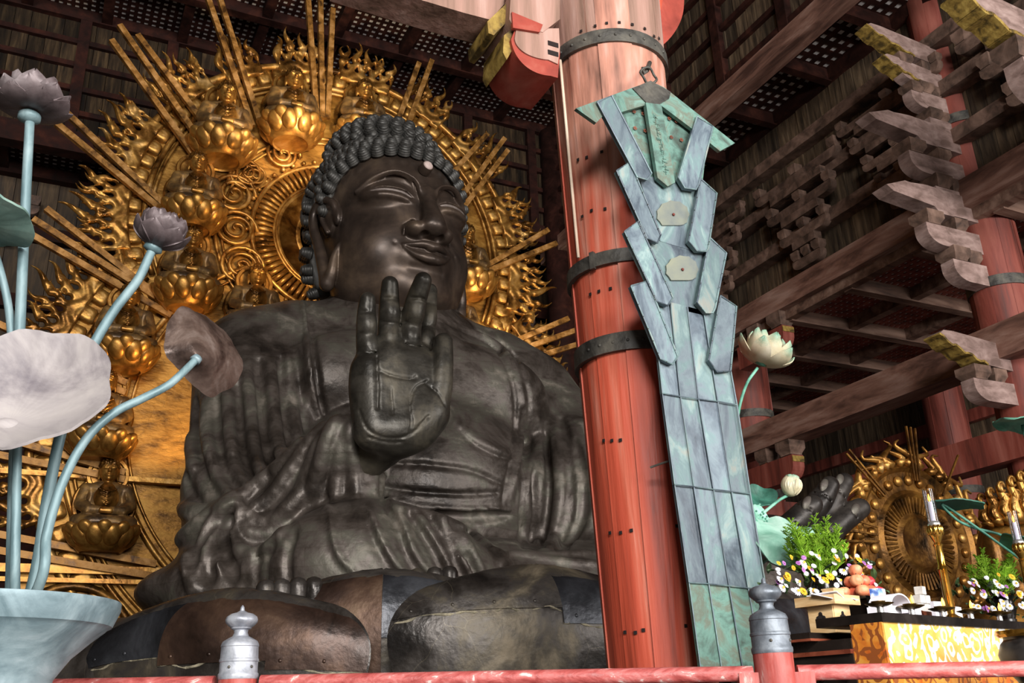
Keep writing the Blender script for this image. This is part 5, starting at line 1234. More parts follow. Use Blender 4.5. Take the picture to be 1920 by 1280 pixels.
# ---------------------------------------------------------------- the small seated figures on the halo
def small_figure():
    """gilded head, chest and joined hands"""
    F = Field((-.6, -.75, .2), (.6, .4, 2.0), .024)
    F.ell((0, -.08, .80), (.30, .24, .40)); F.chain([(0, 0, 1.1), (0, -.05, 1.3)], [.14, .13], .05)
    F.ell((0, -.07, 1.47), (.215, .22, .27)); F.ell((0, -.13, 1.35), (.175, .165, .15), .05)
    F.chain([(0, -.28, 1.55), (0, -.325, 1.43)], [.025, .045], .03)
    for s in (-1, 1):
        F.ell((s*.215, -.02, 1.40), (.035, .07, .19), .02); F.ell((s*.09, -.285, 1.50), (.075, .04, .035), .015)
        F.chain([(s*.02, -.295, 1.53), (s*.09, -.285, 1.575), (s*.17, -.22, 1.55)], .016, .015)
        F.chain([(s*.02, -.325, 1.485), (s*.09, -.33, 1.478), (s*.15, -.28, 1.485)], .011, .01, 's')
    F.chain([(-.07, -.285, 1.325), (0, -.315, 1.315), (.07, -.285, 1.325)], .028, .015); F.ell((0, -.25, 1.25), (.07, .05, .04), .03)
    F.chain([(-.10, -.46, .43), (.10, -.46, .43)], [.085, .085], .04)
    for k in range(4):
        z = .62+.10*k; w = .11+.03*k
        F.chain([(-w, -.27, z+.07), (0, -.335, z-.03), (w, -.27, z+.07)], .025, .02)
    return F.mesh('figure')
def small_robe():
    F = Field((-.75, -.75, -.05), (.75, .5, 1.35), .03)
    F.ell((0, .04, .70), (.42, .26, .52)); F.ell((0, .0, 1.02), (.48, .22, .2), .12)
    for s in (-1, 1):
        F.chain([(s*.45, 0, 1.0), (s*.55, -.06, .64), (s*.36, -.34, .46), (s*.12, -.44, .44)], [.16, .15, .13, .09], .05)
        F.chain([(s*.1, .0, .24), (s*.58, -.2, .18), (s*.3, -.48, .15), (-s*.2, -.48, .18)], [.22, .19, .15, .13], .07)
        for q in range(3): F.chain([(s*(.42+.05*q), -.15, .98-.1*q), (s*(.46+.03*q), -.24, .66-.06*q), (s*(.30+.06*q), -.44, .5-.06*q)], .022, .015)
        for q in range(3): F.chain([(s*(.5-.12*q), -.40-.04*q, .26), (s*(.35-.12*q), -.62, .14)], .022, .015)
    F.cone((.0, -.35, 1.02), (0, -.40, .66), .19, .09, .03, 's')
    return F.mesh('robe')
def small_hair():
    F = Field((-.34, -.4, 1.3), (.34, .35, 1.98), .022)
    F.ell((0, -.04, 1.56), (.235, .235, .215)); F.ell((0, -.02, 1.77), (.13, .13, .12), .06)
    F.cone((0, -.40, 1.50), (0, -.36, 1.3), .20, .24, .015, 's')
    for k in range(3):
        for j in range(9):
            a = -2.0+4.0*j/8; r = .225*math.cos(.28*k); F.ell((r*math.sin(a), -.04-r*math.cos(a), 1.60+.065*k+.02*abs(a)*-1), (.033,)*3, .01)
    return F.mesh('hair_cap')
def seat_petal():
    m = MB(); m.ell((0, -.66, .0), (.215, .13, .28), 14, 10, Matrix.Rotation(math.radians(32), 3, 'X')); me = bpy.data.meshes.new('seat_petal'); me.from_pydata(m.v, [], m.f); return me
proto = bpy.data.objects.new('gilded_figure', None); COL.objects.link(proto)
fm = small_figure(); fm.materials.append(MT['gold']); fo = bpy.data.objects.new('figure', fm); COL.objects.link(fo); fo.parent = proto
rm_ = small_robe(); rm_.materials.append(MT['gold_robe']); ro = bpy.data.objects.new('robe', rm_); COL.objects.link(ro); ro.parent = proto
hm = small_hair(); hm.materials.append(MT['gold_dark']); ho = bpy.data.objects.new('hair_cap', hm); COL.objects.link(ho); ho.parent = fo
sm_ = MB(); sm_.lathe([(.02, -.46), (.42, -.46), (.45, -.50), (.50, -.47), (.58, -.38), (.74, -.18), (.80, -.04), (.76, .06), (.62, .08), (.02, .1)], n=36)
so = sm_.build('lotus_seat', MT['gold'], proto, smooth=True, ang=50)
pm = seat_petal(); pm.materials.append(MT['gold']); pm.polygons.foreach_set('use_smooth', [True]*len(pm.polygons))
for k in range(11):
    o = bpy.data.objects.new('seat_petal', pm); COL.objects.link(o); o.parent = so; o.rotation_euler = (0, 0, 2*math.pi*(k+.5)/11); o.location = (0, 0, -.16)
for k in range(11):
    o = bpy.data.objects.new('seat_petal', pm); COL.objects.link(o); o.parent = so; o.rotation_euler = (0, 0, 2*math.pi*k/11); o.location = (0, 0, -.04); o.scale = (.9, 1.06, .8)
sm_ = MB(); R90 = Matrix.Rotation(math.radians(-90), 3, 'X')
sm_.lathe([(.02, -.02), (.38, -.02), (.41, -.07), (.48, -.07), (.51, 0), (.48, .05), (.02, .05)], (0, .34, 1.45), 32, R90); sm_.build('head_halo', MT['gold'], proto, smooth=True, ang=40)
sm_ = MB(); sm_.lathe([(.02, -.02), (.60, -.02), (.64, -.07), (.71, -.07), (.75, 0), (.71, .05), (.02, .05)], (0, .40, .72), 36, R90); sm_.build('body_halo', MT['gold'], proto, smooth=True, ang=40)
minis = [(420, 245, 1.0, 'upper left of the ray bundle crown, second figure left of the figure hair'), (549, 215, 1.0, 'x'), (365, 375, .93, 'x'), (355, 520, .93, 'x'), (235, 632, .90, 'x'), (190, 797, .88, 'x'), (195, 968, .86, 'x'), (683, 230, .95, 'x'), (478, 590, .9, 'x'), (878, 505, .95, 'x'), (862, 612, .82, 'x')]
LB = ['gilded seated figure on a lotus seat between the two upper left ray bundles', 'topmost gilded seated figure on a lotus seat beside the vertical ray bundle', 'gilded seated figure on lotus seat directly above the mauve lotus bud', 'gilded seated figure on lotus seat just below and right of the mauve lotus bud', 'gilded seated figure behind the curving stem of the mauve bud', 'gilded seated figure half hidden behind stems right of the large pale leaf', 'lowest gilded seated figure on a lotus seat, above the bronze vase', 'gilded seated figure half hidden behind the top of the curled hair', 'gilded figure whose head peeps over the robed shoulder left of the nimbus', 'gilded lotus seat and figure beside the right cheek of the bronze head', 'small gilded figure peeping over the robe between hanging earlobe and rays']
for i, (px, py, s, _) in enumerate(minis):
    o = proto if i == 0 else copy_tree(proto)
    p = atY(px, py, HY_-.75); o.location = (p[0], HY_-.62, p[2]-.35*1.35*s); o.scale = (1.35*s,)*3
    tag(o, LB[i], 'figurine', 'small gilded seated figures on the halo screen')
# ================================================================ the second, smaller gilded halo on the far right
c2 = atY(1722, 1018, 16.8); QY = 16.8
h2 = thing('side_halo', (c2[0], QY, 1.5), 'gilded round halo disc with rays beyond the altar candle', 'halo')
def q2(r, a, y=0.0): return (c2[0]+r*math.sin(a), QY+y, c2[2]+r*math.cos(a))
RX2 = Matrix.Rotation(math.radians(-90), 3, 'X')
m = MB(); m.lathe([(.02, -.05), (.5, -.05), (.6, -.1), (.72, -.02), (1.12, -.02), (1.2, -.1), (1.3, -.02), (1.75, -.02), (1.85, -.1), (1.95, 0), (1.95, .1), (.02, .1)], tuple(c2), 56, RX2); m.build('disc', MT['gold_dark'], h2, smooth=True, ang=35)
for k in range(54):
    a = 2*math.pi*k/54; m = MB(); m.tube([q2(.74, a, -.03), q2(1.12, a, -.05)], [.028, .04], 5); m.build('disc_flute', MT['gold_dark'], h2)
for k in range(26):
    a = 2*math.pi*k/26; m = MB(); m.ell(q2(1.53, a, -.05), (.13, .08, .13), 8, 6); m.build('disc_boss', MT['gold'], h2, smooth=True)
for k in range(22):
    a = math.radians(-165+15*k)
    pts = [q2(1.95+.62*t, a+.10*math.sin(t*6)*(1 if k % 2 else -1), -.03) for t in np.linspace(0, 1, 9)]; m = MB(); m.tube(pts, list(np.linspace(.17, .03, 9)), 6, flat=.7); m.build('flame_tongue', MT['gold'], h2, smooth=True)
    pts = [q2(1.95+.4*t, a+.13+.10*math.sin(t*5), -.03) for t in np.linspace(0, 1, 7)]; m = MB(); m.tube(pts, list(np.linspace(.16, .04, 7)), 6, flat=.7); m.build('flame_tongue', MT['gold'], h2, smooth=True)
for a in (-92, -86, -79, -46, -43, 2, 5, 8, 38):
    a = math.radians(a); m = MB(); m.bar(q2(1.5, a, -.2), q2(2.9, a, -.2), .045, .045, (0, 1, 0)); m.build('ray', MT['gold_dark'], h2)
for sg in (-1, 1):
    m = MB(); m.tube([q2(2.1, math.radians(180+sg*t), .05) for t in np.linspace(0, 62, 14)], .12, 7); m.build('lower_border', MT['gold'], h2, smooth=True)
    m = MB(); m.tube([q2(2.1+2.2*t, math.radians(180+sg*32), .05) for t in np.linspace(0, 1, 6)], .14, 7); m.build('lower_border', MT['gold'], h2, smooth=True)
m = MB(); m.prism([q2(1.9, math.radians(t), .12) for t in (125, 150, 180, 210, 235)] + [(c2[0]-1.6, QY+.12, 1.5), (c2[0]+1.6, QY+.12, 1.5)][::1], (0, .1, 0)); m.build('lower_panel', MT['gold_dark'], h2)
# crowned gilded attendant at the right edge
ct = atY(1898, 1046, 13.5)
at_ = thing('crowned_figure', (ct[0], 13.5, 1.5), 'gilded seated attendant with tall openwork crown at the right edge', 'statue')
F = Field((ct[0]-1.9, 12.2, ct[2]-2.6), (ct[0]+1.9, 14.8, ct[2]+1.2), .05)
F.ell((ct[0], 13.5, ct[2]+.1), (.62, .65, .82)); F.cone((ct[0], 13.5, ct[2]-.4), (ct[0], 13.5, ct[2]-1.0), .42, .5, .1); F.ell((ct[0], 13.6, ct[2]-1.6), (1.5, .8, .9), .2)
F.ell((ct[0], 12.86, ct[2]+.05), (.12, .14, .2), .05)
for s in (-1, 1): F.ell((ct[0]+s*.62, 13.5, ct[2]+.0), (.1, .2, .5), .05); F.ell((ct[0]+s*.26, 12.95, ct[2]+.2), (.17, .06, .05), .04); F.cone((ct[0]+s*1.3, 13.5, ct[2]-1.5), (ct[0]+s*1.5, 13.3, ct[2]-2.5), .45, .4, .15)
F.ell((ct[0], 12.95, ct[2]-.32), (.2, .06, .05), .04)
addmesh('figure', F.mesh('figure'), MT['gold_dark'], at_)
cr = MB(); q = random.Random(4)
for k in range(11):
    a = math.radians(-80+16*k); hgt = 1.15-.55*abs(k-5)/5
    P = [(ct[0]+.7*math.sin(a)*(1+.12*t), 13.5-.7*math.cos(a)*(1+.1*t), ct[2]+.62+hgt*t) for t in np.linspace(0, 1, 8)]
    P = [(x+.06*math.sin(i*2.0), y, z) for i, (x, y, z) in enumerate(P)]; m = MB(); m.tube(P, [.13, .12, .13, .1, .12, .08, .08, .03], 6); m.build('crown_spire', MT['gold'], at_, smooth=True)
    for i in (2, 4, 6):
        m = MB(); c = P[i]; m.tube([(c[0]+.10*math.cos(t), c[1]-.06, c[2]+.10*math.sin(t)) for t in np.linspace(0, 5.5, 10)], .032, 5); m.build('crown_scroll', MT['gold'], at_, smooth=True)
# ================================================================ bronze vase with lotus stems, left foreground
VX, VY = -0.27, 7.5
pl = [(0.02, 0.9), (.62, .9), (.66, .95), (.55, 1.02), (.62, 1.25), (.60, 1.45), (.46, 1.68), (.43, 1.80), (.47, 1.93), (.56, 2.06), (.68, 2.17), (.76, 2.235), (.772, 2.25), (.80, 2.262), (.845, 2.37), (.845, 2.42), (.815, 2.425), (.74, 2.33), (.55, 2.08), (.40, 1.8), (.02, 1.75)]
vz = thing('bronze_vase', (VX, VY, 0.9), 'large blue-grey bronze vase with flaring rim in the lower left corner', 'vase')
m = MB(); m.lathe(pl, (VX, VY, 0), 96); m.build('vase_body', MT['vase'], vz, smooth=True, ang=35)
m = MB(); m.box((VX-1.2, VY, .45), (5.0, 1.7, .9)); m.build('trim_3', MT['stone']).__setitem__('kind', 'structure')
def img_axes(): return np.array(CR), np.array(CU), np.array(CF)
def leaf_mesh(px, py, Y, a, b, ang, bend=1, cup=.18, wave=.03, nw=7, nub=None, th=.02, rim=.03, seed=1, side=1):
    """round lotus leaf (radius a px) seen foreshortened to b px across; ang = tilt of its long axis in the picture, cup = depth of the funnel"""
    c = np.array(atY(px, py, Y)); k = float((c-EYE) @ CF)/FPX; Rr, Uu, Ff = img_axes(); t = math.radians(ang)
    e1 = (Rr*math.cos(t)+Uu*math.sin(t)); w = -Rr*math.sin(t)+Uu*math.cos(t); q = b/a; e2 = w*q + Ff*bend*math.sqrt(max(0, 1-q*q))
    n = np.cross(e1, e2); rad = a*k; n = n if n @ Ff < 0 else -n
    no = np.array([0, 0]) if nub is None else np.array(nub)
    rg = random.Random(seed); ph = [rg.uniform(0, 6.28) for _ in range(3)]
    G = []; NR, NT = 13, 73
    for i in range(NR):
        r = 0.002+0.998*i/(NR-1); row = []
        for j in range(NT):
            p = 2*math.pi*j/(NT-1); wv = wave*(math.sin(nw*p+ph[0])+.6*math.sin((nw//2+1)*p+ph[1]))
            rr = r*(1+.035*math.sin(5*p+ph[2])*r+.02*math.sin(9*p+ph[0])*r)
            o = no*(1-r)**1.3
            h = side*cup*(r**1.6-1) + wv*r**3 + .006*math.sin(24*p)*r
            row.append(c+(e1*(rr*math.cos(p)+o[0])+e2*(rr*math.sin(p)+o[1]))*rad+n*h*rad)
        G.append(row)
    m = MB(); m.sheet(G, th)
    ctr = c+(e1*no[0]+e2*no[1])*rad - n*side*cup*rad
    return m, ctr, n, rad
def stem_mesh(pts, Y, r0, r1, end=None, start=None):
    P = spline(([] if start is None else [np.array(start)])+[atY(a, b, Y) for a, b in pts]+([] if end is None else [end]), 8); m = MB(); m.tube(P, list(np.linspace(r0, r1, len(P))), 14); return m, P
# the big pale leaf
t = thing('lotus_leaf', (VX+.1, VY-.3, 1.8), 'large pale chalky bronze lotus leaf facing the viewer at the left edge', 'leaf', 'bronze lotus stems in the vase')
m, c, n, rad = leaf_mesh(56, 718, 7.0, 143, 100, -12, 1, .34, .012, 6, (-.12, -.48), seed=3); m.build('leaf_blade', MT['leaf_pale'], t, smooth=True, ang=70)
m = MB(); m.ell(c, (.085, .025, .05), 18, 10); m.build('leaf_navel', MT['leaf_pale'], t, smooth=True)
for k in range(9):
    an = math.radians(-60+38*k); c0 = atY(34, 765, 6.99); P = [c0+(np.array(atY(58+128*math.cos(an), 719+94*math.sin(an), 7.0))-c0)*q for q in np.linspace(.2, .93, 9)]
    P = [p+np.array([0, .0-0.02-.10*(1-q**2)*0, 0]) for p, q in zip(P, np.linspace(.2, .93, 9))]
m, P = stem_mesh([(28, 1095), (30, 960), (32, 850), (34, 775)], 7.25, .034, .030, start=(VX+0.25, VY+0.10, 1.95)); m.build('stem', MT['stem'], t, smooth=True)
# brown leaf seen from behind
t = thing('lotus_leaf', (VX+.3, VY, 1.8), 'brown copper lotus leaf seen from behind in front of the robe', 'leaf', 'bronze lotus stems in the vase')
m, c, n, rad = leaf_mesh(381, 658, 7.3, 88, 36, 116, -1, .50, .06, 3, (-.2, .80), seed=8, side=-1, th=.018); m.build('leaf_blade', MT['copper'], t, smooth=True, ang=70)
m, P = stem_mesh([(72, 1100), (88, 1000), (117, 905), (160, 825), (212, 775), (265, 748), (305, 728), (328, 712)], 6.95, .034, .028, c-n*.01, start=(VX+0.05, VY+0.20, 1.95)); m.build('stem', MT['stem'], t, smooth=True)
m = MB(); d = P[-1]-P[-3]; m.tube([P[-2], P[-1]+d*.1], [.042, .036], 12); m.build('stem_collar', MT['vase'], t, smooth=True)
# upper left green leaf
t = thing('lotus_leaf', (VX+.15, VY, 1.8), 'grey-green lotus leaf cut by the left edge below the tall flower', 'leaf', 'bronze lotus stems in the vase')
m, c, n, rad = leaf_mesh(-28, 402, 7.2, 92, 53, -14, -1, .22, .04, 5, (0, 0), seed=5, side=-1); m.build('leaf_blade', MT['leaf_green'], t, smooth=True, ang=70)
m, P = stem_mesh([(24, 1095), (27, 850), (24, 680), (18, 590), (4, 520), (-20, 440)], 7.55, .036, .028, start=(VX+0.10, VY+-0.20, 1.95)); m.build('stem', MT['stem'], t, smooth=True)
def lotus(name, loc, c, axis, size, layers, mm, rmat, label, cat='flower', group=None, pw=.42, tipmat=None, thick=.012):
    """lotus flower: layers = (count, lean from the axis in degrees, length, twist)"""
    t = thing(name, loc, label, cat, group); q = Vector(axis).to_track_quat('Z', 'Y').to_matrix()
    m = MB(); m.lathe([(.02, -.12*size), (.13*size, -.1*size), (.18*size, -.02*size), (.2*size, .08*size), (.17*size, .16*size), (.02, .2*size)], c, 20, q); m.build('receptacle', rmat, t, smooth=True)
    for cnt, lean, ln, tw in layers:
        for k in range(cnt):
            a = 2*math.pi*(k+tw)/cnt; G = []
            for i in range(9):
                u = i/8; le = math.radians(lean)*(1-.45*u); rr = .16*size+ln*size*math.sin(le)*u; zz = -.05*size+ln*size*math.cos(math.radians(lean)*(1-.30*u))*u
                wd = pw*size*ln*math.sin(math.pi*min(.999, (u*.82+.12)))**.75*(1 if u < .8 else (1-(u-.8)/.2)**.6*.9+.05)
                row = []
                for j in range(9):
                    s = j/4-1; cupz = .16*size*ln*s*s*(.3+.7*u)*(1 if lean < 75 else .6)
                    x = rr-cupz*math.cos(math.radians(lean)); y = s*wd; z = zz+cupz*math.sin(math.radians(lean))*.9
                    v = q @ Vector((x*math.cos(a)-y*math.sin(a), x*math.sin(a)+y*math.cos(a), z)); row.append((v[0]+c[0], v[1]+c[1], v[2]+c[2]))
                G.append(row)
            m = MB(); m.sheet(G, thick); pt = m.build('petal', mm, t, smooth=True, ang=70)
            if tipmat:
                at = pt.data.attributes.new('along', 'FLOAT', 'POINT'); at.data.foreach_set('value', [float((i % 81)//9)/8 for i in range(len(pt.data.vertices))])
    return t
c = np.array(atY(57, 208, 7.5))
t = lotus('lotus_flower', (VX+.12, VY, 1.8), c+np.array([0, 0, .03]), (.03, -.12, 1), .30, [(8, 112, .95, 0), (8, 84, 1.0, .5), (6, 48, 1.0, .2), (4, 22, .8, .6)], MT['lotus_bud'], MT['leaf_green'], 'tall open dusty mauve lotus flower high in the upper left', group='bronze lotus stems in the vase')
m, P = stem_mesh([(22, 1095), (28, 850), (37, 620), (48, 380), (56, 225)], 7.5, .044, .036, start=(VX+0.20, VY+0.00, 1.95)); m.build('stem', MT['stem'], t, smooth=True)
m = MB(); m.lathe([(.04, -.05), (.085, -.02), (.085, .02), (.05, .05)], c+np.array([0, 0, -.06]), 18); m.build('stem_collar', MT['stem'], t, smooth=True)
c = np.array(atY(292, 458, 7.4))
t = lotus('lotus_flower', (VX+.25, VY, 1.8), c, (.28, -.30, 1), .29, [(7, 76, .9, 0), (7, 50, 1.0, .5), (6, 30, 1.0, .2), (4, 14, .85, .4)], MT['lotus_bud'], MT['leaf_green'], 'half open mauve lotus bud on curving stem before the halo', group='bronze lotus stems in the vase')
m, P = stem_mesh([(62, 1095), (90, 930), (120, 790), (165, 668), (212, 585), (258, 525), (280, 480), (288, 463)], 7.4, .042, .034, start=(VX+0.15, VY+-0.10, 1.95)); m.build('stem', MT['stem'], t, smooth=True)
m = MB(); m.lathe([(.035, -.04), (.075, -.015), (.07, .02), (.04, .05)], P[-2], 18, Vector((.28, -.2, 1)).to_track_quat('Z', 'Y').to_matrix()); m.build('stem_collar', MT['stem'], t, smooth=True)
# ================================================================ painted lotus of the second vase, right of the banner
v2 = thing('painted_vase', (7.06, 8.75, 0.9), 'dark bronze vase of painted lotus, half hidden behind the bronze banner', 'vase')
m = MB(); m.lathe([(.02, 0.9), (.25, .9), (.24, .95), (.19, 1.1), (.26, 1.35), (.24, 1.6), (.16, 1.9), (.15, 2.1), (.23, 2.35), (.24, 2.38), (.12, 2.2), (.02, 2.0)], (7.06, 8.75, 0), 40); m.build('vase_body', MT['leaf_green'], v2, smooth=True, ang=40)
YL = 8.55
c = np.array(atY(1428, 678, YL))
t = lotus('painted_lotus_flower', (7.0, 8.7, 2.2), c, (.35, -.35, 1), .43, [(6, 84, .95, 0), (6, 54, .95, .4), (5, 32, .9, .1), (4, 14, .7, .5)], MT['jade_tip'], MT['green_paint'], 'open cream lotus with jade tipped petals beside the banner', group='painted lotus stems', tipmat=True, pw=.30)
m, P = stem_mesh([(1376, 900), (1378, 840), (1385, 770), (1400, 720), (1420, 690)], YL, .018, .018, start=(7.06+0.05, 8.75, 2.2)); m.build('stem', MT['green_paint'], t, smooth=True)
c = np.array(atY(1484, 925, YL-.25))
t = lotus('painted_lotus_bud', (7.02, 8.7, 2.2), c, (.12, -.1, 1), .185, [(5, 42, .9, 0), (6, 20, 1.15, .5), (5, 9, 1.15, .2)], MT['jade_tip'], MT['green_paint'], 'closed cream lotus bud in front of the dark upturned fingers', group='painted lotus stems', pw=.5, tipmat=True)
m = MB(); m.ell(c+np.array([.0, 0, .09]), (.105, .105, .125), 20, 12); m.build('bud_heart', MT['cream'], t, smooth=True)
m, P = stem_mesh([(1382, 1010), (1400, 985), (1430, 962), (1460, 938), (1482, 926)], YL-.2, .017, .017, start=(7.06+0.00, 8.75, 2.2)); m.build('stem', MT['green_paint'], t, smooth=True)
t = thing('painted_lotus_leaf', (7.0, 8.7, 2.2), 'small dark green curled lotus leaf close to the banner edge', 'leaf', 'painted lotus stems')
m, c, n, rad = leaf_mesh(1428, 928, YL, 30, 16, -10, 1, -.5, .14, 4, seed=2, side=-1, th=.012); m.build('leaf_blade', MT['green_deep'], t, smooth=True, ang=70)
m, P = stem_mesh([(1380, 1000), (1405, 975), (1425, 945)], YL, .014, .014, start=(7.06+0.08, 8.75, 2.2)); m.build('stem', MT['green_paint'], t, smooth=True)
t = thing('lotus_seed_pod', (7.0, 8.7, 2.2), 'pale green dotted lotus seed pod below the curled leaf', 'seed pod', 'painted lotus stems')
m, c, n, rad = leaf_mesh(1428, 967, YL-.25, 24, 13, -52, 1, .3, .0, 4, side=1, th=.02); m.build('pod_face', MT['green_paint'], t, smooth=True, ang=60)
m, P = stem_mesh([(1376, 1010), (1395, 990), (1420, 968)], YL-.15, .02, .03, start=(7.06+-0.03, 8.75, 2.2)); m.build('stem', MT['green_paint'], t, smooth=True)
q = random.Random(2)
for k in range(9):
    m = MB(); m.ell(np.array(atY(1428+q.uniform(-11, 11), 967+q.uniform(-11, 11), YL-.29)), .012, 8, 6); m.build('seed', MT['green_deep'], t, smooth=True)
t = thing('painted_lotus_leaf', (7.05, 8.7, 2.2), 'broad jade lotus leaf, painted pale as if lit, with frilled edge above the bouquet', 'leaf', 'painted lotus stems')
m, c, n, rad = leaf_mesh(1474, 1014, YL-.5, 76, 32, -9, 1, -.12, .13, 6, (.1, .2), seed=6, side=1, th=.014); m.build('leaf_blade', MT['jade_lit'], t, smooth=True, ang=70)
m, P = stem_mesh([(1378, 1100), (1410, 1070), (1450, 1040), (1475, 1022)], YL-.3, .018, .018, start=(7.06+-0.06, 8.75, 2.2)); m.build('stem', MT['green_paint'], t, smooth=True)
# leaves coming in from the right, standing in another vase out of frame
v3 = thing('painted_vase', (11.2, 7.2, 0.9), 'second painted lotus vase standing beyond the right edge', 'vase')
m = MB(); m.lathe([(.02, 0.9), (.25, .9), (.19, 1.1), (.26, 1.35), (.16, 1.9), (.23, 2.35), (.24, 2.38), (.12, 2.2), (.02, 2.0)], (11.2, 7.2, 0), 36); m.build('vase_body', MT['leaf_green'], v3, smooth=True, ang=40)
t = thing('painted_lotus_leaf', (11.0, 7.3, 2.2), 'deep green umbrella-like lotus leaf right of the tall candle', 'leaf', 'painted lotus stems on the right')
m, c, n, rad = leaf_mesh(1792, 947, 7.6, 50, 17, -6, -1, -.16, .03, 5, seed=4, side=-1, th=.012); m.build('leaf_blade', MT['green_deep'], t, smooth=True, ang=70)
m, P = stem_mesh([(1788, 958), (1795, 975), (1830, 990), (1880, 1004), (1930, 1035), (1985, 1130), (2010, 1240)], 7.6, .014, .018, start=(11.2+0.05, 7.2, 2.2)); m.build('stem', MT['green_deep'], t, smooth=True)
t = thing('painted_lotus_leaf', (11.0, 7.2, 2.2), 'white edged green lotus leaf at the far right edge, halfway up', 'leaf', 'painted lotus stems on the right')
m, c, n, rad = leaf_mesh(1925, 800, 7.6, 58, 15, -12, -1, -.2, .05, 7, seed=9, side=-1, th=.014); m.build('leaf_blade', MT['green_paint'], t, smooth=True, ang=70)
m, P = stem_mesh([(1925, 806), (1945, 900), (1975, 1050), (2005, 1235)], 7.6, .016, .018, start=(11.2+0.00, 7.2, 2.2)); m.build('stem', MT['green_deep'], t, smooth=True)
t = thing('painted_lotus_leaf', (11.05, 7.2, 2.2), 'drooping dark green lotus leaf at the right edge above the second bouquet', 'leaf', 'painted lotus stems on the right')
m, c, n, rad = leaf_mesh(1915, 1026, 7.45, 38, 17, -38, -1, -.2, .06, 4, seed=10, side=-1, th=.012); m.build('leaf_blade', MT['green_deep'], t, smooth=True, ang=70)
m, P = stem_mesh([(1915, 1026), (1950, 1090), (1998, 1240)], 7.5, .014, .018, start=(11.2+0.08, 7.2, 2.2)); m.build('stem', MT['green_deep'], t, smooth=True)
# ================================================================ the red railing with capped posts
PL = np.array([1.40, 7.4]); PR = np.array([4.67, 5.5]); dR = (PR-PL)/np.linalg.norm(PR-PL); aR = math.atan2(dR[1], dR[0])
m = MB(); m.box((3.5, 5.9, 0.4), (14, 2.9, 0.8), Matrix.Rotation(aR, 3, 'Z')); o = m.build('trim_4', MT['stone']); o['kind'] = 'structure'
rl = thing('railing', (PL[0], PL[1], 0.8), 'coral red wooden handrail running along the bottom edge', 'railing')
cap_prof = [(.138, 1.94), (.142, 1.955), (.142, 1.975), (.134, 1.985), (.134, 2.055), (.139, 2.06), (.139, 2.075), (.134, 2.08), (.131, 2.16), (.135, 2.165), (.132, 2.18), (.122, 2.20), (.085, 2.222), (.058, 2.235), (.048, 2.26), (.052, 2.278), (.072, 2.288), (.074, 2.296), (.088, 2.305), (.112, 2.33), (.116, 2.35), (.108, 2.372), (.08, 2.392), (.04, 2.402), (.018, 2.415), (.014, 2.44), (.003, 2.455)]
def post(p, mm, dz, name, lab, capmat):
    t = thing('railing_post', (p[0], p[1], 0.8), lab, 'post', 'railing posts with onion caps')
    m = MB(); m.cyl((p[0], p[1], .8), (p[0], p[1], 1.95+dz), .136, n=40); m.build('post_shaft', MT['post'], t, smooth=True, ang=40)
    m = MB(); m.lathe([(r, z+dz) for r, z in cap_prof], (p[0], p[1], 0), 48); o = m.build('post_cap', capmat, t, smooth=True, ang=40); o['label'] = 'turned grey metal onion-shaped cap'
    for a in (-130, -60):
        a = math.radians(a); m = MB(); m.ell((p[0]+.135*math.cos(a), p[1]+.135*math.sin(a), 2.02+dz), .011, 8, 6); m.build('cap_nail', MT['iron'], t, smooth=True)
post(PL, MT['post'], -.03, 'post', 'railing post with silvery onion cap standing before the bronze pedestal petals', MT['pewter'])
post(PR, MT['post'], .0, 'post', 'railing post with grey onion cap at the foot of the bronze banner', MT['pewter_dark'])
def railp(t): return PL+(PR-PL)*t
za = lambda t: 1.886-.075*t
for t0, t1 in ((-1.2, -.045), (.045, .96), (1.04, 2.2)):
    m = MB(); P = []
    for q in np.linspace(t0, t1, 12): x, y = railp(q); P.append((x, y, za(q)))
    m.tube(P, .052, 18); m.build('handrail', MT['rail'], rl, smooth=True, ang=40)
    m = MB(); a, b = railp(t0), railp(t1); m.bar((a[0], a[1], za(t0)-.32), (b[0], b[1], za(t1)-.32), .09, .12); m.build('lower_rail', MT['rail'], rl)
for t0 in (.955, 1.045):
    x, y = railp(t0); m = MB(); m.box((x, y, za(t0)-.045), (.17, .12, .10), Matrix.Rotation(aR, 3, 'Z')); m.build('rail_block', MT['post'], rl)
# ================================================================ altar table, lower right
TC = np.array([6.217, 5.942]); TH = math.radians(14); TF = np.array([math.cos(TH), math.sin(TH)]); TS = np.array([-math.sin(TH), math.cos(TH)]); TZ = 2.281
def tp(a, b, z=0.0): p = TC+TF*a+TS*b; return np.array([p[0], p[1], TZ+z])
RT = Matrix.Rotation(TH, 3, 'Z')
def tpx(px, b, z=0.0):
    """point on the table at depth b whose image column is px"""
    lo, hi = -2.5, 8
    for _ in range(40):
        mid = (lo+hi)/2; P = tp(mid, b, z)-EYE; x = 960+FPX*(P@CR)/(P@CF)
        if x < px: lo = mid
        else: hi = mid
    return tp(mid, b, z)
al = thing('altar_table', tuple(tp(2, 1, -TZ+.8)), 'black lacquer altar table with gold brocade front cloth at lower right', 'table')
def tbox(name, a0, a1, b0, b1, z0, z1, mm, parent=al):
    m = MB(); c = tp((a0+a1)/2, (b0+b1)/2, (z0+z1)/2); m.box(c, (a1-a0, b1-b0, z1-z0), RT); return m.build(name, mm, parent)
tbox('table_top', 0, 4.6, 0, .62, -.075, 0, MT['lacquer'])
tbox('lower_top', -.12, 4.6, .62, 1.05, -.16, -.11, MT['lacquer'])
tbox('lower_top_edge', -.14, 4.62, .60, 1.07, -.18, -.16, MT['lacquer_red'])
tbox('side_panel', -.02, .04, .3, 1.0, -.62, -.18, MT['lacquer'])
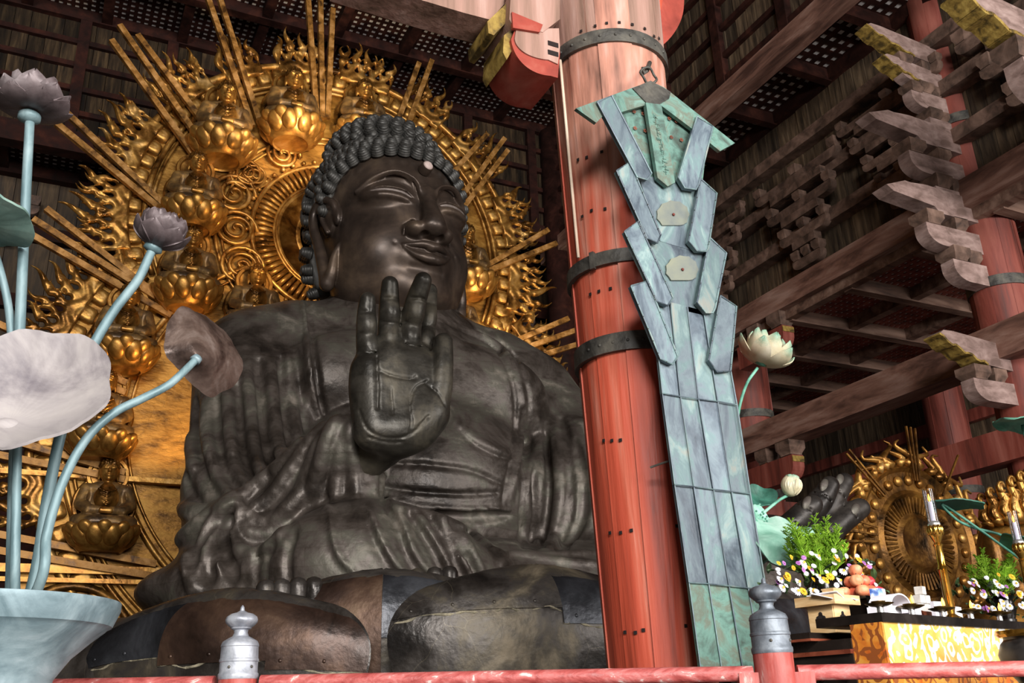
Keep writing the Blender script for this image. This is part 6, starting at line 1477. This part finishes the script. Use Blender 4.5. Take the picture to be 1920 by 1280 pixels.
tbox('side_moulding', -.05, .02, .3, 1.03, -.30, -.265, MT['lacquer_red'])
for k in range(2):
    m = MB(); c = tp(-.05, .48+.3*k, -.44); m.tube([c+np.array([TS[0]*d, TS[1]*d, .05*math.cos(d*23)]) for d in np.linspace(-.13, .13, 9)], .018, 6); m.build('carved_scallop', MT['lacquer_red'], al, smooth=True)
tbox('rear_block', .1, 4.4, .6, 1.0, -1.48, -.18, MT['lacquer'])
tbox('front_cloth', .02, 4.4, .02, .05, -.95, -.075, MT['brocade'])
tbox('cloth_return', -.002, .02, .03, .30, -.95, -.075, MT['brocade_rim'])
tbox('cloth_corner', 0.0, .03, .012, .05, -.95, -.075, MT['brocade_rim'])
# white lower hem glimpsed under the rail
tbox('cloth_hem', .02, 4.4, .0, .02, -.60, -.50, MT['brocade_rim'])
# oil lamps along the front edge
def oil_lamp(p, lab, flame=True):
    t = thing('oil_lamp', tuple(p), lab, 'lamp', 'brass oil lamps along the altar edge'); x, y, z = p
    m = MB(); m.lathe([(.035, 0), (.04, .008), (.028, .015), (.026, .055), (.034, .062)], (x, y, z), 20); m.build('lamp_foot', MT['steel'], t, smooth=True, ang=40)
    m = MB(); m.lathe([(.02, .06), (.07, .068), (.112, .085), (.118, .092), (.11, .093), (.06, .078), (.01, .074)], (x, y, z), 32); m.build('lamp_dish', MT['oil_brass'], t, smooth=True, ang=50)
    m = MB(); m.lathe([(.02, .09), (.055, .10), (.06, .108), (.05, .109), (.01, .10)], (x-.01, y, z), 24); m.build('oil_cup', MT['oil_brass'], t, smooth=True)
    if flame:
        m = MB(); m.lathe([(.004, .105), (.014, .125), (.015, .14), (.009, .165), (.002, .185)], (x+.03, y, z), 12); m.build('flame', MT['flame'], t, smooth=True)
for px, lab, fl in ((1652, 'unlit brass oil lamp at the left corner of the altar', False), (1711, 'second oil lamp from the left with tall flame, beside white paper', True), (1769, 'oil lamp at the foot of the tall brass candlestick', True), (1822, 'lit oil lamp just right of the candlestick', True), (1876, 'rightmost lit oil lamp before the second bouquet', True)):
    oil_lamp(tpx(px, .13), lab, fl)
# candlestick with glass chimney
def candlestick(p, lab, h=.86):
    x, y, z = p; t = thing('candlestick', tuple(p), lab, 'candlestick', 'brass candlesticks with glass chimneys')
    pr = [(.085, 0), (.09, .015), (.06, .03), (.032, .05), (.036, .08), (.042, .1), (.042, .42), (.048, .43), (.044, .445), (.037, .46), (.036, .62), (.046, .64), (.03, .66), (.05, .70), (.066, .735), (.07, .78), (.062, .80)]
    m = MB(); m.lathe([(r, q*h/.86) for r, q in pr], (x, y, z), 32); m.build('brass_stem', MT['brass'], t, smooth=True, ang=40)
    zz = z+.80*h/.86
    for k in range(10):
        a = 2*math.pi*k/10; m = MB(); m.ell((x+.058*math.cos(a), y+.058*math.sin(a), zz-.035), (.022, .022, .05), 8, 6); m.build('cup_lobe', MT['brass'], t, smooth=True)
    m = MB(); m.lathe([(.05, 0), (.062, .01), (.056, .03), (.05, .05)], (x, y, zz), 28); m.build('chimney_gallery', MT['steel'], t, smooth=True)
    m = MB(); m.lathe([(.050, .04), (.050, .36), (.046, .36), (.046, .04)], (x, y, zz), 32); m.build('glass_chimney', MT['glass'], t, smooth=True, ang=40)
    m = MB(); m.cyl((x, y, zz+.02), (x, y, zz+.24), .024, n=16); m.build('candle', MT['paper'], t, smooth=True, ang=40)
    m = MB(); m.lathe([(.003, .24), (.011, .262), (.010, .28), (.002, .315)], (x, y, zz), 10); m.build('flame', MT['flame'], t, smooth=True)
p = tpx(1786, .17); candlestick(p, 'tall polished brass candlestick with glass chimney before the side halo', .92)
p = tpx(1945, .25, .0); candlestick(p, 'second candlestick with glass chimney cut by the right edge', .92)
# offering stand of pale wood
p = tpx(1560, .92, -.08); x, y, z = p; sb = thing('offering_stand', tuple(p), 'pale cypress offering stand with pierced base and folded paper', 'stand')
s_ = .13
for f, (du, dv) in enumerate(((0, -1), (0, 1), (-1, 0), (1, 0))):
    m = MB(); c = np.array([x, y, z+.125])+np.array([TF[0]*du+TS[0]*dv, TF[1]*du+TS[1]*dv, 0])*s_
    m.box(c, (2*s_ if dv else .02, .02 if dv else 2*s_, .25), RT); m.build('base_panel', MT['hinoki'], sb)
    c2_ = c+np.array([TF[0]*du+TS[0]*dv, TF[1]*du+TS[1]*dv, 0])*.011
    m = MB(); R_ = RT @ (Matrix.Rotation(math.radians(90), 3, 'X') if dv else Matrix.Rotation(math.radians(90), 3, 'Y')); m.lathe([(.001, -.002), (.034, -.002), (.034, .002), (.001, .002)], c2_+np.array([0, 0, .01]), 20, R_)
    for qx, qz in ((.03, 0), (-.03, 0), (0, .035)): m.lathe([(.001, -.002), (.02, -.002), (.02, .002), (.001, .002)], c2_+np.array([TF[0]*qx*abs(dv)+TS[0]*qx*abs(du), TF[1]*qx*abs(dv)+TS[1]*qx*abs(du), qz+.01]), 14, R_)
    m.build('pierced_hole', MT['hole'], sb)
m = MB(); m.box((x, y, z+.255), (.42, .42, .02), RT); m.build('tray_floor', MT['hinoki'], sb)
for du, dv in ((0, -1), (0, 1), (-1, 0), (1, 0)):
    m = MB(); c = np.array([x, y, z+.285])+np.array([TF[0]*du+TS[0]*dv, TF[1]*du+TS[1]*dv, 0])*.205
    m.box(c, (.42 if dv else .014, .014 if dv else .42, .085), RT); m.build('tray_side', MT['hinoki'], sb)
pp = thing('folded_paper', (x, y, z+.25), 'white folded paper spread on the cypress offering stand', 'paper')
for k, (du, dv, rz) in enumerate(((-.10, -.12, .4), (.12, -.05, -.3), (.0, .08, .9))):
    m = MB(); c = np.array([x+du, y+dv, z+.285]); 
    for a, tl in ((0, .5), (math.pi/2, .55)): m.box(c+np.array([0, 0, .03]), (.26, .19, .006), Matrix.Rotation(rz+a, 3, 'Z') @ Matrix.Rotation(tl*.6, 3, 'X'))
    m.build('paper_fold', MT['paper'], pp)
ob = thing('wooden_box', (x+.06, y-.03, z+.30), 'small pale wooden box standing on the offering stand', 'box')
m = MB(); m.box((x+.06, y-.03, z+.345), (.17, .12, .09), RT); m.build('box_body', MT['hinoki'], ob); m = MB(); m.box((x+.06, y-.03, z+.395), (.18, .13, .012), RT); m.build('box_lid', MT['hinoki'], ob)
# bouquets: conifer sprays above mixed chrysanthemums
def bouquet(p, s, seed, lab, label_grp, tall=.68):
    q = random.Random(seed); x, y, z = p; t = thing('flower_bouquet', tuple(p), lab, 'bouquet', label_grp)
    m = MB(); m.lathe([(.02, 0), (.09*s, 0), (.12*s, .1*s), (.10*s, .22*s), (.13*s, .26*s), (.02, .2*s)], p, 24); m.build('flower_holder', MT['lacquer'], t, smooth=True, ang=40); m = MB(); m.cyl((x, y, 2.17), (x, y, z), .10*s, n=20); m.build('holder_foot', MT['lacquer'], t, smooth=True, ang=40)
    def rightv(a, b, h): return np.array([x+CR[0]*a*s+CF[0]*b*s, y+CR[1]*a*s+CF[1]*b*s, z+h*s])
    for k in range(20):   # feathery sprays
        a = q.uniform(-.26, .34); hh = tall*q.uniform(.62, 1.08)*(1-.55*abs(a-.05)); b = q.uniform(-.02, .22); root = rightv(a*.3, b, .22); tip = rightv(a, b, hh+.18); m = MB()
        ax = tip-root
        m.tube([root, tip], [.008*s, .003*s], 5)
        for i in range(20):
            u = .22+.78*i/19; c = root+ax*u
            for sg in (-1, 1):
                l = (.11*s*(1-u)+.04*s)*q.uniform(.6, 1.25); d = np.array([CR[0]*sg*.75, CR[1]*sg*.75, .75])+np.array([q.uniform(-.38, .38) for _ in range(3)])
                e = c+d*l; mid = c+d*l*.55; m.tube([c, mid, e], [.006*s, .017*s, .003*s], 4, flat=.4)
                for sg2 in (-1, 1):
                    d2 = d+np.array([CR[0]*sg2*.5, CR[1]*sg2*.5, .2]); m.tube([mid, mid+d2*l*.22, mid+d2*l*.45], [.004*s, .012*s, .002*s], 4, flat=.4)
        m.build('conifer_spray', MT['fern'], t)
    for k in range(60):
        a = q.uniform(-.52, .5); b = q.uniform(-.16, .14); hh = q.uniform(.02, .40); c = rightv(a, b, hh); m = MB()
        d = Vector((q.uniform(-1, 1), q.uniform(-1, .3), q.uniform(-.4, .8))).normalized(); r = d.cross(Vector((0, 0, 1))).normalized(); l = .11*s
        m.sheet([[tuple(Vector(c)+d*l*u+r*w*.03*s*math.sin(math.pi*max(.02, u*.96))+Vector((0, 0, .02*s*u*abs(w)))) for w in (-1, 0, 1)] for u in np.linspace(0.02, 1, 5)], .003); m.build('leaf', MT['leafdark'], t)
    fl = []
    for k in range(64):
        kind = q.choice(('fl_white', 'fl_white', 'fl_white', 'fl_white', 'fl_yellow', 'fl_purple')); big = q.random() < .45
        a = q.uniform(-.46, .44); hh = max(.10+.3*max(0, abs(a)-.3), q.uniform(.06, .50)-.16*abs(a)); b = -.24+.3*hh+q.uniform(-.05, .05); c = rightv(a, b, hh); r = (.046 if big else .029)*s; m = MB()
        n = np.array([q.uniform(-.4, .4), -.8, q.uniform(.1, .6)]); qm = Vector(n).to_track_quat('Z', 'Y').to_matrix()
        for lay, (rr, cnt, up) in enumerate(((1, 13, .15), (.72, 10, .5), (.42, 7, .9))):
            for j in range(cnt):
                an = 2*math.pi*(j+.5*lay)/cnt; e = qm @ Vector((math.cos(an)*r*rr, math.sin(an)*r*rr, r*up*.6)); o_ = qm @ Vector((0, 0, r*.15)); sd = qm @ Vector((-math.sin(an), math.cos(an), 0))
                w = r*.20; A = Vector(c)+o_; B = Vector(c)+o_*.6+e*.65; E = Vector(c)+e
                m.add([A, B+sd*w, E, B-sd*w, B+o_*.5], [(0, 1, 4), (1, 2, 4), (2, 3, 4), (3, 0, 4), (0, 3, 2, 1)])
        f = m.build('flower_head', MT[kind], t)
        if kind != 'fl_yellow' and big:
            m2 = MB(); m2.ell(Vector(c)+(qm @ Vector((0, 0, r*.45))), r*.3, 8, 6); m2.build('flower_eye', MT['fl_yellow'], f, smooth=True)
    return t
bouquet(tpx(1558, 1.22, -.11)+np.array([0, 0, .34]), 1.05, 3, 'tall bouquet of chrysanthemums and bright conifer sprays behind the offering stand', 'altar bouquets')
bouquet(tpx(1898, .85, -.11)+np.array([0, 0, .26]), 1.0, 9, 'second bouquet of chrysanthemums and conifer sprays at the right edge', 'altar bouquets', .62)
# fruit pile on a black stand
fs = tpx(1628, .88, -.11); x, y, z = fs; ft = thing('fruit_stand', tuple(fs), 'black lacquer box stand under the fruit pile', 'stand')
m = MB(); m.box((x, y, z+.17), (.34, .30, .34), RT); m.build('stand_body', MT['lacquer'], ft); m = MB(); m.box((x, y, z+.35), (.50, .38, .025), RT); m.build('stand_top', MT['lacquer'], ft); m = MB(); m.box((x, y, z+.01), (.42, .34, .025), RT); m.build('stand_foot', MT['lacquer_red'], ft)
fz = z+.363
def fruit(pos, r, mm, lab, grp, name):
    t = thing(name, tuple(pos), lab, 'fruit', grp); m = MB(); pr = []
    for i in range(13):
        a = -math.pi/2+math.pi*i/12; rr = r*math.cos(a); zz = r*.92*math.sin(a); zz -= .28*r*math.exp(-(rr/(.3*r))**2)*(1 if a > 0 else -.4); pr.append((max(rr, .001), zz))
    m.lathe(pr, pos, 20); m.build('flesh', mm, t, smooth=True)
    m = MB(); m.tube([np.array(pos)+np.array([0, 0, r*.6]), np.array(pos)+np.array([.006, 0, r*1.02])], .004, 5); m.build('stalk', MT['iron'], t)
r = .066
lay = [(-.12, -.09, 0), (0.0, -.10, 0), (-.06, .02, 0), (-.13, .1, 0), (-.11, -.04, 1), (.01, -.04, 1), (-.05, .06, 1), (-.05, -.01, 2)]
names_ = ['left front of the bottom layer', 'middle front of the bottom layer', 'behind in the bottom layer', 'rear left of the bottom layer', 'left of the middle layer', 'right of the middle layer', 'rear of the middle layer', 'on top of the pile']
for (du, dv, l), nm in zip(lay, names_):
    pos = np.array([x, y, fz+r*.92+l*r*1.55])+np.array([TF[0]*du+TS[0]*dv, TF[1]*du+TS[1]*dv, 0]); fruit(pos, r, MT['peach'], 'peach coloured fruit, '+nm, 'fruit pile on the altar', 'peach')
for (du, dv, l), nm in zip(((.13, -.09, 0), (.15, .05, 0), (.13, -.02, 1), (.22, -.06, 0)), ('lower front beside the peaches', 'lower rear beside the peaches', 'on top beside the peaches', 'at the right end of the fruit pile')):
    pos = np.array([x, y, fz+r*.92+l*r*1.55])+np.array([TF[0]*du+TS[0]*dv, TF[1]*du+TS[1]*dv, 0]); fruit(pos, r, MT['apple'], 'red apple '+nm, 'fruit pile on the altar', 'apple')
def simple_box(name, px, b, zoff, size, mm, lab, cat, rz=0.0, grp=None, tilt=0.0):
    p = tpx(px, b, zoff); t = thing(name, tuple(p), lab, cat, grp); m = MB(); m.box(p+np.array([0, 0, size[2]/2]), size, Matrix.Rotation(TH+rz, 3, 'Z') @ Matrix.Rotation(tilt, 3, 'X')); m.build('body', mm, t); return t, p
simple_box('printed_card_box', 1655, .58, 0.0, (.16, .08, .30), MT['print'], 'upright blue and white printed card box behind the fruit', 'box', .1)
# curled white paper at the front corner, like an open roll
p = tpx(1672, .34, 0); t = thing('paper_roll', tuple(p), 'curled white paper roll at the front left of the altar', 'paper')
m = MB(); pts = []
for k in range(22):
    a = math.pi*1.25*k/21-.5; pts.append((p[0]+TF[0]*(.16*math.cos(a)+.02), p[1]+TF[1]*(.16*math.cos(a)), p[2]+.10+.10*math.sin(a)))
m.sheet([[np.array(q)+np.array([TS[0]*d, TS[1]*d, 0]) for d in (-.10, 0, .12)] for q in pts], .012); m.build('curled_sheet', MT['paper'], t, smooth=True, ang=60)
m = MB(); m.box(p+np.array([-TF[0]*.10, -TF[1]*.10, .05]), (.22, .20, .10), RT); m.build('folded_end', MT['paper'], t)
# white mottled cubes stacked on the dark tray
p = tpx(1737, .62, 0); dt = thing('offering_tray', tuple(p), 'dark boat-shaped offering tray in the middle of the altar', 'tray')
m = MB(); m.prism([p+np.array([TF[0]*a, TF[1]*a, q])-np.array([TS[0]*.13, TS[1]*.13, 0]) for a, q in ((-.20, 0), (.20, 0), (.28, .12), (.24, .115), (-.24, .115), (-.28, .12))], (TS[0]*.26, TS[1]*.26, 0)); m.build('tray_body', MT['lacquer_red'], dt)
bx = [(-.10, 0, 0), (0.0, 0, 0), (.10, 0, 0), (-.05, 0, 1), (.05, 0, 1), (.0, 0, 2)]
bl = ['bottom left of the small white stack', 'bottom middle of the small white stack', 'bottom right of the small white stack', 'middle row left of the small white stack', 'middle row right of the small white stack', 'topmost of the small white stack']
for (a, b, l), nm in zip(bx, bl):
    c = p+np.array([TF[0]*a, TF[1]*a, .12+.085*l]); t = thing('white_cake', tuple(c), 'mottled white block, '+nm, 'block', 'white blocks on the offering tray'); m = MB(); m.box(c+np.array([0, 0, .041]), (.09, .09, .08), RT @ Matrix.Rotation(.15*(l-1), 3, 'Z')); o = m.build('block_body', MT['carton'], t)
    bv = o.modifiers.new('bevel', 'BEVEL'); bv.width = .008; bv.segments = 2
simple_box('paper_packet', 1721, .50, 0.0, (.10, .07, .15), MT['paper'], 'small white paper packet left of the block stack', 'packet', .2)
simple_box('offering_envelope', 1768, .36, 0.0, (.24, .04, .19), MT['paper'], 'white folded envelope behind the candlestick foot', 'envelope', -.1)
simple_box('offering_envelope', 1800, .45, 0.0, (.14, .04, .17), MT['paper'], 'small white envelope right of the candlestick foot', 'envelope', .15)
# incense burner at the right edge
p = tpx(1935, -.75, -.30); bu = thing('incense_burner', (p[0], p[1], .8), 'dark round incense burner cut by the lower right edge', 'burner'); m = MB()
m.lathe([(.05, .8), (.22, .8), (.2, .9), (.12, 1.2), (.1, 1.6), (.16, 1.72), (.24, 1.82), (.26, 1.92), (.23, 2.0), (.2, 2.03), (.2, 2.06), (.24, 2.08), (.23, 2.09), (.12, 2.0), (.02, 1.98)], (p[0], p[1], 0), 40); m.build('burner_bowl', MT['ash'], bu, smooth=True, ang=40)
m = MB(); m.lathe([(.235, 2.05), (.255, 2.07), (.25, 2.10), (.21, 2.10)], (p[0], p[1], 0), 40); m.build('burner_rim', MT['brass'], bu, smooth=True, ang=40)
# dais under the altar
m = MB(); m.box((9.0, 8.2, .4), (7.5, 4.6, .8), RT); o = m.build('trim_5', MT['stone']); o['kind'] = 'structure'
